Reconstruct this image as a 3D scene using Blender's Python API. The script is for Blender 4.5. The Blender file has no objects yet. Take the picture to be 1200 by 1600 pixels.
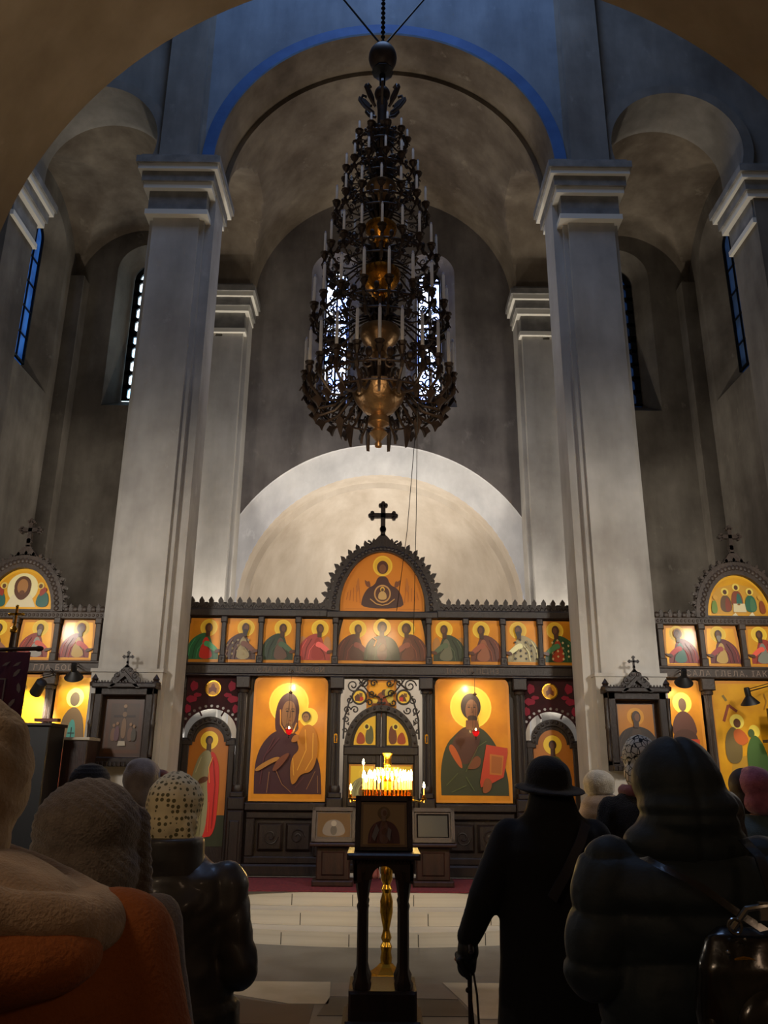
import bpy, bmesh, math, random
from mathutils import Vector, Matrix, noise
PI = math.pi
scn = bpy.context.scene
C = scn.collection
random.seed(7)

# ------------------------------------------------------------------ camera, sky, lights, exposure
cam_d = bpy.data.cameras.new('camera')
cam_d.sensor_fit = 'HORIZONTAL'; cam_d.sensor_width = 36.0
cam_d.lens = 1250.0 * 36.0 / 1200.0
cam_d.clip_start = 0.05
cam = bpy.data.objects.new('camera', cam_d); C.objects.link(cam)
cam.matrix_world = (Matrix.Translation((0, 0, 1.6)) @ Matrix.Rotation(math.radians(-0.23), 4, 'Z')
                    @ Matrix.Rotation(math.radians(90 + 17.8), 4, 'X') @ Matrix.Rotation(math.radians(0.5), 4, 'Z'))
scn.camera = cam
scn.view_settings.view_transform = 'Standard'
scn.view_settings.look = 'None'
scn.view_settings.gamma = 1.0
scn.view_settings.use_curve_mapping = False
scn.view_settings.exposure = 1.0

w = bpy.data.worlds.new('dusk'); scn.world = w; w.use_nodes = True
bg = w.node_tree.nodes['Background']
bg.inputs[0].default_value = (0.25, 0.5, 1.0, 1); bg.inputs[1].default_value = 1.2

def light(kind, name, loc, power, col, size=0.1, target=None, spot=None, sy=None, blend=0.8):
    d = bpy.data.lights.new(name, kind); d.energy = power; d.color = col
    o = bpy.data.objects.new(name, d); C.objects.link(o); o.location = loc
    if kind == 'AREA':
        d.size = size
        if sy: d.shape = 'RECTANGLE'; d.size_y = sy
    else:
        d.shadow_soft_size = size
    if kind == 'SPOT':
        d.spot_size = math.radians(spot or 60); d.spot_blend = blend
    if target is not None:
        o.rotation_euler = (Vector(target) - Vector(loc)).to_track_quat('-Z', 'Y').to_euler()
    return o
WARM = (1.0, 0.74, 0.46); WW = (1.0, 0.90, 0.77); NEU = (1.0, 0.93, 0.84); BLUE = (0.22, 0.42, 1.0)
# daylight falling from the dome drum
light('AREA', 'dome_daylight', (0, 6.4, 15.8), 120, (0.36, 0.56, 1.0), 3.6, target=(0, 7.2, 0))
# floodlights standing on the sanctuary floor behind the icon screen, with fill lights added among them
for s in (-1, 1):
    light('SPOT', 'sanctuary_flood_and_fill', (s*2.8, 11.85, 2.35), 230, WW, 0.12, target=(s*2.75, 12.8, 4.8), spot=130)
for s in (-1, 1): light('SPOT', 'sanctuary_flood_and_fill', (s*1.4, 11.2, 2.7), 70, NEU, 0.1, target=(s*1.5, 13.0, 7.0), spot=62, blend=1.0)  # extra pair added to brighten the east wall above the apse arch
light('SPOT', 'sanctuary_flood_and_fill', (0.0, 12.3, 1.2), 200, WW, 0.2, target=(0.0, 14.6, 5.6), spot=130)
for s in (-1, 1): light('POINT', 'sanctuary_fill', (s*1.6, 12.2, 1.9), 22, NEU, 0.15)  # added fill that brightens the lower walls behind the screen openings
# unseen fill lights added in the nave, above and beside the entrance arch
for s in (-1, 1):
    light('SPOT', 'nave_fill', (s*4.2, 4.0, 4.0), 250, NEU, 0.25, target=(s*2.8, 9.8, 1.9), spot=95)
light('SPOT', 'nave_fill', (0.0, 4.0, 4.1), 120, WARM, 0.3, target=(0.0, 10.3, 2.6), spot=84)
# small spots added before the great icons to brighten their halos
for s in (-1, 1): light('SPOT', 'icon_halo_fill', (s*1.14, 9.75, 2.62), 7, WARM, 0.04, target=(s*1.14, 10.3, 2.25), spot=100)
for s in (-1, 1):
    light('POINT', 'aisle_fill', (s*4.9, 7.9, 3.6), 34, WW, 0.15)  # unseen fill light added in each aisle
# lamps of the porch under the near arch
light('POINT', 'porch_lamp', (-1.45, 0.5, 2.75), 13, (1.0, 0.72, 0.48), 0.2)
light('SPOT', 'porch_uplight', (-1.3, 1.0, 2.3), 75, (1.0, 0.78, 0.55), 0.2, target=(-1.2, 3.0, 5.3), spot=70, blend=1.0)
light('POINT', 'porch_lamp', (1.9, -0.6, 2.9), 7, (1.0, 0.66, 0.42), 0.2)

# ------------------------------------------------------------------ materials
def lin(h):
    r = [int(h[i:i+2], 16)/255.0 for i in (0, 2, 4)]
    return tuple(c/12.92 if c <= 0.04045 else ((c+0.055)/1.055)**2.4 for c in r) + (1.0,)
MATS = {}
def mat(name, col, rough=0.6, metal=0.0, col2=None, nscale=6.0, bump=0.0, bscale=30.0, stretch=(1, 1, 1), emit=None, es=1.0,
        lo=0.35, hi=0.65, sheen=0.0, coat=0.0, detail=4.0, spec=None):
    if name in MATS: return MATS[name]
    m = bpy.data.materials.new(name); m.use_nodes = True; nt = m.node_tree; b = nt.nodes['Principled BSDF']
    b.inputs['Base Color'].default_value = lin(col); b.inputs['Roughness'].default_value = rough; b.inputs['Metallic'].default_value = metal
    if spec is not None: b.inputs['Specular IOR Level'].default_value = spec
    if sheen: b.inputs['Sheen Weight'].default_value = sheen; b.inputs['Sheen Roughness'].default_value = 0.5
    if coat: b.inputs['Coat Weight'].default_value = coat; b.inputs['Coat Roughness'].default_value = 0.12
    tc = nt.nodes.new('ShaderNodeTexCoord'); mp = nt.nodes.new('ShaderNodeMapping'); mp.inputs['Scale'].default_value = stretch
    nt.links.new(tc.outputs['Object'], mp.inputs[0])
    if col2:
        n = nt.nodes.new('ShaderNodeTexNoise'); n.inputs['Scale'].default_value = nscale; n.inputs['Detail'].default_value = detail
        r = nt.nodes.new('ShaderNodeValToRGB'); r.color_ramp.elements[0].position = lo; r.color_ramp.elements[1].position = hi
        r.color_ramp.elements[0].color = lin(col); r.color_ramp.elements[1].color = lin(col2)
        nt.links.new(mp.outputs[0], n.inputs[0]); nt.links.new(n.outputs[0], r.inputs[0]); nt.links.new(r.outputs[0], b.inputs['Base Color'])
    if bump:
        n2 = nt.nodes.new('ShaderNodeTexNoise'); n2.inputs['Scale'].default_value = bscale; n2.inputs['Detail'].default_value = 5
        bp = nt.nodes.new('ShaderNodeBump'); bp.inputs['Strength'].default_value = bump; bp.inputs['Distance'].default_value = 0.02
        nt.links.new(mp.outputs[0], n2.inputs[0]); nt.links.new(n2.outputs[0], bp.inputs['Height']); nt.links.new(bp.outputs[0], b.inputs['Normal'])
    if emit:
        b.inputs['Emission Color'].default_value = lin(emit); b.inputs['Emission Strength'].default_value = es
    MATS[name] = m
    return m

def plaster(name, clean, soot, amount, dark=None):
    """lime plaster with clouds of candle soot, vertical runs and chips"""
    m = bpy.data.materials.new(name); m.use_nodes = True; nt = m.node_tree; b = nt.nodes['Principled BSDF']; N = nt.nodes; L = nt.links
    b.inputs['Roughness'].default_value = 0.85; b.inputs['Specular IOR Level'].default_value = 0.2
    tc = N.new('ShaderNodeTexCoord')
    def nz(scale, st, det=5, rough=0.6):
        mp = N.new('ShaderNodeMapping'); mp.inputs['Scale'].default_value = st; n = N.new('ShaderNodeTexNoise')
        n.inputs['Scale'].default_value = scale; n.inputs['Detail'].default_value = det; n.inputs['Roughness'].default_value = rough
        L.new(tc.outputs['Object'], mp.inputs[0]); L.new(mp.outputs[0], n.inputs[0]); return n.outputs[0]
    a = nz(0.55, (1, 1, 1)); r1 = N.new('ShaderNodeValToRGB'); r1.color_ramp.elements[0].position = 0.5 - amount*0.3; r1.color_ramp.elements[1].position = 0.75 - amount*0.2
    r1.color_ramp.elements[0].color = lin(clean); r1.color_ramp.elements[1].color = lin(soot); L.new(a, r1.inputs[0])
    s = nz(1.6, (1.5, 1.5, 0.35)); r2 = N.new('ShaderNodeValToRGB'); r2.color_ramp.elements[0].position = 0.3; r2.color_ramp.elements[1].position = 0.72
    r2.color_ramp.elements[0].color = lin(dark or soot); r2.color_ramp.elements[1].color = (1, 1, 1, 1); L.new(s, r2.inputs[0])
    mx = N.new('ShaderNodeMix'); mx.data_type = 'RGBA'; mx.blend_type = 'MULTIPLY'; mx.inputs[0].default_value = 0.5
    L.new(r1.outputs[0], mx.inputs[6]); L.new(r2.outputs[0], mx.inputs[7])
    c = nz(3.2, (1, 1, 0.7), 8, 0.65); r3 = N.new('ShaderNodeValToRGB'); r3.color_ramp.elements[0].position = 0.62; r3.color_ramp.elements[1].position = 0.74
    r3.color_ramp.elements[0].color = (0, 0, 0, 1); r3.color_ramp.elements[1].color = (0.6, 0.6, 0.6, 1); L.new(c, r3.inputs[0])
    mx2 = N.new('ShaderNodeMix'); mx2.data_type = 'RGBA'; L.new(r3.outputs[0], mx2.inputs[0]); L.new(mx.outputs[2], mx2.inputs[6]); mx2.inputs[7].default_value = lin(clean)
    L.new(mx2.outputs[2], b.inputs['Base Color'])
    bp = N.new('ShaderNodeBump'); bp.inputs['Strength'].default_value = 0.12; bp.inputs['Distance'].default_value = 0.03
    L.new(nz(4.0, (1, 1, 1), 8), bp.inputs['Height']); L.new(bp.outputs[0], b.inputs['Normal'])
    MATS[name] = m
    return m
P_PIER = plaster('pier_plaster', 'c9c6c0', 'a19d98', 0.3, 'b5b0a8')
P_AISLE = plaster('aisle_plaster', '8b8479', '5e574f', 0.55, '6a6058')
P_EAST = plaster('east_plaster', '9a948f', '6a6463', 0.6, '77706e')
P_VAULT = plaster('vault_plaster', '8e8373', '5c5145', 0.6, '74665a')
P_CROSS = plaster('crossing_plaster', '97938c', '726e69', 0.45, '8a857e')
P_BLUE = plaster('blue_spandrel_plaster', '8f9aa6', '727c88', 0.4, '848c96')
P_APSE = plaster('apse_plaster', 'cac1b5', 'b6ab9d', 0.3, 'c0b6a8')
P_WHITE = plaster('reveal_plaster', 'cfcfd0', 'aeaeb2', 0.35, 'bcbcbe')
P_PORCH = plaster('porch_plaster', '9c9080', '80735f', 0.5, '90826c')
M_BAND = mat('blue_band_paint', '36609a', 0.7, col2='28518a', nscale=4)
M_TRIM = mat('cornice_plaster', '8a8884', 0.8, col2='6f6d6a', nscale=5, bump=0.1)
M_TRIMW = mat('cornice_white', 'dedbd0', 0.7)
M_WOOD = mat('carved_dark_wood', '24160f', 0.4, col2='180e0a', nscale=8, stretch=(4, 4, 0.5), bump=0.25, bscale=40)
M_WOODL = mat('carved_wood_relief', '705a4a', 0.38, col2='5a4638', nscale=10, bump=0.2)
M_WOODW = mat('weathered_side_screen_wood', '46382e', 0.5, col2='352a22', nscale=8, bump=0.2)
M_WOODWL = mat('weathered_relief', '8a7666', 0.45)
M_WOODD = mat('lectern_wood', '301911', 0.42, col2='22120c', nscale=8, stretch=(3, 3, 0.6), bump=0.15)
M_BLACK = mat('black_paint', '0d0b0c', 0.5)
M_GOLD = mat('gold_ground', 'e09418', 0.42, metal=0.25, col2='c67c12', nscale=3, coat=0.35)
M_GOLD2 = mat('gold_ground_bright', 'eeae1e', 0.38, metal=0.2, col2='d99616', nscale=3, coat=0.4)
M_EDGE = mat('icon_border_ochre', 'd98c1c', 0.45, coat=0.3)
M_BRASS = mat('brass', 'd9a53a', 0.22, metal=1.0, bump=0.05)
M_BRASSD = mat('aged_brass', 'b0906a', 0.36, metal=0.85, col2='8a6c4c', nscale=7, bump=0.25, bscale=26)
M_BRASSG = mat('gilt_brass', 'cc8b30', 0.25, metal=0.95, bump=0.3, bscale=22)
M_BRONZE = mat('dark_bronze', '40322a', 0.5, metal=0.35, col2='2c221c', nscale=14)
M_IRON = mat('black_iron', '0b0c10', 0.5, metal=0.5)
M_CARPET = mat('red_carpet', '7a2430', 0.95, col2='581722', nscale=30, bump=0.4, bscale=200)
M_BULB = mat('bulb_glass', 'c9d2ee', 0.08, coat=1.0)
M_SLEEVE = mat('candle_sleeve_white', 'f2efe8', 0.55)
M_WAX = mat('beeswax', 'f0c878', 0.5, emit='ffb040', es=1.2)  # the flame's glow is put into the wax as emission
M_FLAME = mat('flame', 'fff0c0', 0.5, emit='ffd37a', es=60.0)
M_SKIN = mat('skin', 'c08a72', 0.55, col2='b07a64', nscale=12)
M_HAIR = mat('brown_hair', '3a2418', 0.6, col2='24150e', nscale=60, stretch=(6, 6, 1))
M_TROUSER = mat('dark_trousers', '17171a', 0.85)
M_SHOE = mat('black_shoes', '0e0d0d', 0.4)

# ------------------------------------------------------------------ mesh helpers
class MB:
    def __init__(s): s.v = []; s.f = []; s.m = []
    def add(s, vs, fs, mi=0, M=None):
        o = len(s.v)
        for q in vs: s.v.append(tuple(M @ Vector(q)) if M is not None else tuple(q))
        for q in fs: s.f.append([i + o for i in q]); s.m.append(mi)
        return s
    def box(s, x0, x1, y0, y1, z0, z1, mi=0, M=None):
        vs = [(x, y, z) for z in (z0, z1) for y in (y0, y1) for x in (x0, x1)]
        return s.add(vs, [(0, 2, 3, 1), (4, 5, 7, 6), (0, 1, 5, 4), (2, 6, 7, 3), (0, 4, 6, 2), (1, 3, 7, 5)], mi, M)
    def bbox(s, x0, x1, y0, y1, z0, z1, b=0.01, mi=0):
        """box with a chamfered front outline"""
        vs = [(x0, y1, z0), (x1, y1, z0), (x1, y1, z1), (x0, y1, z1), (x0, y0+b, z0), (x1, y0+b, z0), (x1, y0+b, z1), (x0, y0+b, z1),
              (x0+b, y0, z0+b), (x1-b, y0, z0+b), (x1-b, y0, z1-b), (x0+b, y0, z1-b)]
        return s.add(vs, [(0, 3, 2, 1), (0, 1, 5, 4), (1, 2, 6, 5), (2, 3, 7, 6), (3, 0, 4, 7), (4, 5, 9, 8), (5, 6, 10, 9), (6, 7, 11, 10), (7, 4, 8, 11), (8, 9, 10, 11)], mi)
    def prism(s, pts, y0, y1, mi=0, M=None):
        """polygon in XZ given depth along Y"""
        n = len(pts)
        vs = [(x, y0, z) for x, z in pts] + [(x, y1, z) for x, z in pts]
        return s.add(vs, [tuple(range(n)), tuple(range(2*n-1, n-1, -1))] + [(i, i+n, (i+1) % n + n, (i+1) % n) for i in range(n)], mi, M)
    def slab(s, pts, z0, z1, mi=0, M=None):
        n = len(pts)
        vs = [(x, y, z0) for x, y in pts] + [(x, y, z1) for x, y in pts]
        return s.add(vs, [tuple(range(n)), tuple(range(2*n-1, n-1, -1))] + [(i, i+n, (i+1) % n + n, (i+1) % n) for i in range(n)], mi, M)
    def lathe(s, prof, c=(0, 0, 0), n=24, mi=0, M=None, ends=True):
        vs = []; k = len(prof)
        for r, z in prof:
            for j in range(n):
                a = 2*PI*j/n; vs.append((c[0] + r*math.cos(a), c[1] + r*math.sin(a), c[2] + z))
        fs = [(i*n+j, i*n+(j+1) % n, (i+1)*n+(j+1) % n, (i+1)*n+j) for i in range(k-1) for j in range(n)]
        if ends: fs += [tuple(range(n-1, -1, -1)), tuple(range((k-1)*n, k*n))]
        return s.add(vs, fs, mi, M)
    def tube(s, path, r, n=6, mi=0, M=None, r1=None):
        P = [Vector(p) for p in path]; vs = []; k = len(P)
        up = None
        for i, p in enumerate(P):
            t = (P[min(i+1, k-1)] - P[max(i-1, 0)]).normalized()
            if up is None:
                up = t.orthogonal().normalized()
            u = (up - t*up.dot(t)); u = u.normalized() if u.length > 1e-6 else t.orthogonal().normalized(); up = u
            q = t.cross(u); rr = r if r1 is None else r + (r1-r)*i/(k-1)
            for j in range(n):
                a = 2*PI*j/n; vs.append(p + u*rr*math.cos(a) + q*rr*math.sin(a))
        fs = [(i*n+j, i*n+(j+1) % n, (i+1)*n+(j+1) % n, (i+1)*n+j) for i in range(k-1) for j in range(n)]
        fs += [tuple(range(n-1, -1, -1)), tuple(range((k-1)*n, k*n))]
        return s.add(vs, fs, mi, M)
    def ball(s, c, r, n=12, mi=0, M=None, m=None):
        if not hasattr(r, '__len__'): r = (r, r, r)
        m = m or max(6, n*2//3); vs = [(c[0], c[1], c[2]-r[2])]; fs = []
        for i in range(1, m):
            t = PI*i/m
            for j in range(n):
                a = 2*PI*j/n; vs.append((c[0]+r[0]*math.sin(t)*math.cos(a), c[1]+r[1]*math.sin(t)*math.sin(a), c[2]-r[2]*math.cos(t)))
        vs.append((c[0], c[1], c[2]+r[2])); e = len(vs)-1
        fs += [(0, 1+(j+1) % n, 1+j) for j in range(n)]
        for i in range(m-2):
            fs += [(1+i*n+j, 1+i*n+(j+1) % n, 1+(i+1)*n+(j+1) % n, 1+(i+1)*n+j) for j in range(n)]
        fs += [(e, 1+(m-2)*n+j, 1+(m-2)*n+(j+1) % n) for j in range(n)]
        return s.add(vs, fs, mi, M)
    def ring(s, c, R, r, n=32, k=6, mi=0, M=None):
        vs = []; fs = []
        for i in range(n):
            a = 2*PI*i/n
            for j in range(k):
                b = 2*PI*j/k; q = R + r*math.cos(b); vs.append((c[0]+q*math.cos(a), c[1]+q*math.sin(a), c[2]+r*math.sin(b)))
        for i in range(n):
            for j in range(k): fs.append((i*k+j, ((i+1) % n)*k+j, ((i+1) % n)*k+(j+1) % k, i*k+(j+1) % k))
        return s.add(vs, fs, mi, M)
    def build(s, name, mats, parent=None, loc=(0, 0, 0), rot=(0, 0, 0), smooth=35, fix=True):
        me = bpy.data.meshes.new(name); me.from_pydata(s.v, [], s.f)
        if not isinstance(mats, (list, tuple)): mats = [mats]
        for m in mats: me.materials.append(m)
        me.polygons.foreach_set('material_index', s.m)
        if fix:
            b = bmesh.new(); b.from_mesh(me); bmesh.ops.recalc_face_normals(b, faces=b.faces); b.to_mesh(me); b.free()
        if smooth:
            me.polygons.foreach_set('use_smooth', [True]*len(me.polygons)); me.set_sharp_from_angle(angle=math.radians(smooth))
        me.update()
        o = bpy.data.objects.new(name, me); C.objects.link(o); o.location = loc; o.rotation_euler = rot
        if parent: o.parent = parent
        return o
def tag(o, label=None, cat=None, group=None, kind=None):
    for k, v in (('label', label), ('category', cat), ('group', group), ('kind', kind)):
        if v: o[k] = v
    return o
def empty(name, loc, label=None, cat=None, group=None, rz=0, parent=None):
    o = bpy.data.objects.new(name, None); C.objects.link(o); o.location = loc; o.rotation_euler = (0, 0, rz); o.empty_display_size = 0.1
    if parent: o.parent = parent
    return tag(o, label, cat, group)
def struct(mb, name, m, parent=None, **k):
    o = mb.build(name, m, parent, **k)
    if not parent: o['kind'] = 'structure'
    return o
def copy_tree(o, parent=None):
    c = o.copy(); C.objects.link(c)
    if parent: c.parent = parent
    for ch in list(o.children): copy_tree(ch, c)
    return c
def arc(cx, cz, r, a0, a1, n=24, rz=None):
    return [(cx + r*math.cos(math.radians(a0+(a1-a0)*i/n)), cz + (rz or r)*math.sin(math.radians(a0+(a1-a0)*i/n))) for i in range(n+1)]
def scroll(cx, cz, R, turns=1.4, start=0, d=1, y=0, n=22):
    return [(cx + R*(1-0.8*i/n)*math.cos(start + d*turns*2*PI*i/n), y, cz + R*(1-0.8*i/n)*math.sin(start + d*turns*2*PI*i/n)) for i in range(n+1)]

# ------------------------------------------------------------------ the setting
def arch_wall(name, axis, u0, u1, z0, z1, w0, w1, ops, m, seg=28, mi_reveal=0):
    """wall sheet (front at w0, back at w1) with arched openings (uc, r, spring, bottom[, rb, sb, bb]); axis 'x' = wall runs along X"""
    mb = MB()
    def P(u, wv, z): return (u, wv, z) if axis == 'x' else (wv, u, z)
    for face, wv in ((0, w0), (1, w1)):
        cur = u0; fm = mi_reveal if face else 0
        for op in ops:
            uc, r, sp, bt = op[:4]
            if face and len(op) > 4: r, sp, bt = op[4:7]
            if uc-r > cur: mb.add([P(cur, wv, z0), P(uc-r, wv, z0), P(uc-r, wv, z1), P(cur, wv, z1)], [(0, 1, 2, 3)], fm)
            if bt > z0: mb.add([P(uc-r, wv, z0), P(uc+r, wv, z0), P(uc+r, wv, bt), P(uc-r, wv, bt)], [(0, 1, 2, 3)])
            pts = [(uc - r*math.cos(PI*i/seg), sp + r*math.sin(PI*i/seg)) for i in range(seg+1)]
            for i in range(seg):
                (a, za), (b, zb) = pts[i], pts[i+1]
                mb.add([P(a, wv, za), P(b, wv, zb), P(b, wv, z1), P(a, wv, z1)], [(0, 1, 2, 3)], fm)
            cur = uc+r
        if cur < u1: mb.add([P(cur, wv, z0), P(u1, wv, z0), P(u1, wv, z1), P(cur, wv, z1)], [(0, 1, 2, 3)], fm)
    for op in ops:
        uc, r, sp, bt = op[:4]; rb, sb, bb = op[4:7] if len(op) > 4 else (r, sp, bt)
        A = [(uc-r, bt)] + [(uc - r*math.cos(PI*i/seg), sp + r*math.sin(PI*i/seg)) for i in range(seg+1)] + [(uc+r, bt)]
        B = [(uc-rb, bb)] + [(uc - rb*math.cos(PI*i/seg), sb + rb*math.sin(PI*i/seg)) for i in range(seg+1)] + [(uc+rb, bb)]
        n = len(A)
        mb.add([P(a, w0, z) for a, z in A] + [P(b, w1, z) for b, z in B], [(i, (i+1) % n, (i+1) % n + n, i+n) for i in range(n - (0 if bt > z0 else 1))], mi_reveal)
    return struct(mb, name, m, fix=False, smooth=30)

# floor of grey stone with pale and dark inlaid slabs
M_FLOOR = mat('grey_floor_stone', '6b6862', 0.35, col2='57544f', nscale=2.5, bump=0.03)
M_FPALE = mat('pale_floor_stone', 'b5aa94', 0.35, col2='a39880', nscale=4)
M_FDARK = mat('dark_floor_stone', '34302d', 0.3, col2='292624', nscale=5)
M_FMID = mat('taupe_floor_stone', '7e756c', 0.35, col2='6f675f', nscale=4)
mb = MB(); mb.box(-5.8, 5.8, -2.2, 16.2, -0.1, 0.0)
def slabf(pts, mi): mb.slab(pts, -0.01, 0.003, mi)
for k in range(3):
    y1 = 7.12 - k*1.9
    slabf([(-1.0, y1), (-0.36, y1), (-0.34, y1-0.42), (-0.34, y1-0.62), (-0.62, y1-0.62), (-1.2, y1-0.3)], 1)
    slabf([(1.08, y1), (0.52, y1), (0.62, y1-0.5), (0.7, y1-0.95), (1.5, y1-0.95), (1.5, y1)], 1)
    slabf([(-0.34, y1-0.02), (0.5, y1-0.02), (0.6, y1-0.48), (-0.34, y1-0.42)], 3)
    slabf([(-0.34, y1-0.44), (0.6, y1-0.5), (0.66, y1-0.9), (-0.4, y1-0.9)], 2)
    slabf([(-1.3, y1-0.34), (-0.66, y1-0.64), (-0.44, y1-0.64), (-0.44, y1-1.1), (-1.5, y1-1.1)], 2)
struct(mb, 'floor', [M_FLOOR, M_FPALE, M_FDARK, M_FMID])

# west and side walls of the nave
SIDE_OP = [(11.8, 0.66, 10.3, 7.66, 0.26, 10.42, 8.0)]
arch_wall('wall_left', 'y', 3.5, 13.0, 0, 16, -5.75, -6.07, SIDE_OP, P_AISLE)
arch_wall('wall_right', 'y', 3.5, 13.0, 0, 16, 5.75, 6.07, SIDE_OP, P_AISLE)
# passage arch the photograph is taken under
arch_wall('wall_near_arch', 'x', -5.75, 5.75, 0, 16, 3.5, -2.0, [(0.27, 2.29, 3.78, 0)], P_PORCH, seg=64)
mb = MB(); mb.box(-5.75, 5.75, -2.2, -2.0, 0, 8); struct(mb, 'wall_rear', P_PORCH)
mb = MB(); mb.box(-6.2, 6.2, 3.4, 10.1, 16, 16.2); struct(mb, 'ceiling', P_BLUE)
# crossing wall over the piers: great arch in the middle, an aisle arch on each side
arch_wall('wall_crossing_left', 'x', -5.75, -2.6, 9.82, 16, 9.4, 10.1, [(-4.22, 0.95, 10.2, 9.82)], P_CROSS)
arch_wall('wall_crossing_right', 'x', 2.6, 5.75, 9.82, 16, 9.4, 10.1, [(4.22, 0.95, 10.2, 9.82)], P_CROSS)
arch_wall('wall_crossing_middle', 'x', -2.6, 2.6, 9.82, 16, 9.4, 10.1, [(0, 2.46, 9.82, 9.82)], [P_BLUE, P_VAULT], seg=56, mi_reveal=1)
mb = MB()
o_ = arc(0, 9.82, 2.62, 0, 180, 56); i_ = arc(0, 9.82, 2.455, 180, 0, 56)
for k in range(56):
    a, b = o_[k], o_[k+1]; c, d = i_[56-k], i_[56-k-1]
    mb.prism([a, b, d, c], 9.37, 9.405)
struct(mb, 'trim_1', M_BAND)
for s, nm in ((-1, 'trim_2'), (1, 'trim_3')):
    mb = MB(); mb.box(min(s*2.66, s*3.2), max(s*2.66, s*3.2), 9.28, 9.4, 9.82, 16); struct(mb, nm, P_CROSS)
for s, nm in ((-1, 'trim_4'), (1, 'trim_5')):
    mb = MB(); o_ = arc(s*4.22, 10.2, 1.1, -20, 200, 40); i_ = arc(s*4.22, 10.2, 0.95, 200, -20, 40)
    for k in range(40): mb.prism([o_[k], o_[k+1], i_[40-k-1], i_[40-k]], 9.34, 9.402)
    struct(mb, nm, P_CROSS)

mb = MB(); o_ = arc(0, 9.82, 2.62, 0, 180, 56); i_ = arc(0, 9.82, 2.385, 180, 0, 56)
for k in range(56): mb.prism([o_[k], o_[k+1], i_[56-k-1], i_[56-k]], 10.08, 10.13)
struct(mb, 'trim_17', P_VAULT)

def cornice(mb, x0, x1, y0, y1, zt=9.82):
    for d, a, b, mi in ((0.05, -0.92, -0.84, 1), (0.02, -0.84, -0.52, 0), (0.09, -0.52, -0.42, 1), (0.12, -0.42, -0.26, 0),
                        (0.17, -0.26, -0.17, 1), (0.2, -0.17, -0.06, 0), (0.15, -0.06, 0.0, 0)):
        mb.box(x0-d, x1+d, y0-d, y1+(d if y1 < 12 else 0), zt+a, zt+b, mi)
# piers
for s, nm, t in ((-1, 'wall_pier_left', 'trim_6'), (1, 'wall_pier_right', 'trim_7')):
    mb = MB()
    def bx(a, b, *r): mb.box(min(s*a, s*b), max(s*a, s*b), *r)
    bx(2.58, 3.22, 9.4, 10.1, 0, 9.82); bx(2.52, 3.28, 9.46, 10.08, 2.66, 9.82); bx(2.40, 3.3, 9.55, 10.05, 0, 9.82)
    bx(2.50, 3.32, 9.38, 10.12, 0, 2.64)
    bx(2.49, 3.33, 9.365, 10.13, 2.64, 2.68)
    struct(mb, nm, P_PIER)
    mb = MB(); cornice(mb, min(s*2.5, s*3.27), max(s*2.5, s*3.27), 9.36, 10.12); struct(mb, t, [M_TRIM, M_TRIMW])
# pilasters on the east wall, with small square vent holes
for s, nm, t in ((-1, 'wall_east_pilaster_left', 'trim_8'), (1, 'wall_east_pilaster_right', 'trim_9')):
    mb = MB(); a, b = sorted((s*2.47, s*3.27))
    mb.box(a, b, 12.5, 13.0, 0, 8.84); mb.box(a, b, 12.5, 13.0, 9.0, 9.82)
    c, d = sorted((s*2.83, s*2.95)); mb.box(a, c, 12.5, 13.0, 8.84, 9.0); mb.box(d, b, 12.5, 13.0, 8.84, 9.0); mb.box(c, d, 12.7, 12.99, 8.84, 9.0, 1)
    e, g = sorted((s*2.40, s*2.48)); mb.box(e, g, 12.62, 13.0, 0, 9.82)
    struct(mb, nm, [P_PIER, M_BLACK])
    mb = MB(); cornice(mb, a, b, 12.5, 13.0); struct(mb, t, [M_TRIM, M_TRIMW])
# pilasters of the outer walls
for s, nm, t in ((-1, 'wall_aisle_pilaster_left', 'trim_10'), (1, 'wall_aisle_pilaster_right', 'trim_11')):
    mb = MB(); a, b = sorted((s*5.2, s*5.75)); mb.box(a, b, 9.34, 10.12, 0, 9.83)
    c, d = sorted((s*5.5, s*5.75)); mb.box(c, d, 12.72, 13.0, 0, 10.2)
    struct(mb, nm, P_AISLE)
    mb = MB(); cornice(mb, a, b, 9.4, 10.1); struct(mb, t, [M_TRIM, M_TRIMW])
# east wall with apse opening and windows
EW = [(-4.42, 0.58, 10.5, 7.72, 0.36, 10.5, 7.98), (-0.88, 0.46, 10.5, 7.75, 0.22, 10.55, 7.95)]
arch_wall('wall_east_left', 'x', -5.75, -2.47, 0, 16, 13.0, 13.4, [EW[0]], P_AISLE)
arch_wall('wall_east_right', 'x', 2.47, 5.75, 0, 16, 13.0, 13.4, [(4.42,)+EW[0][1:]], P_AISLE)
arch_wall('wall_east_middle', 'x', -2.47, 2.47, 7.02, 16, 13.0, 13.4, [EW[1], (0.88,)+EW[1][1:]], P_EAST)
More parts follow.
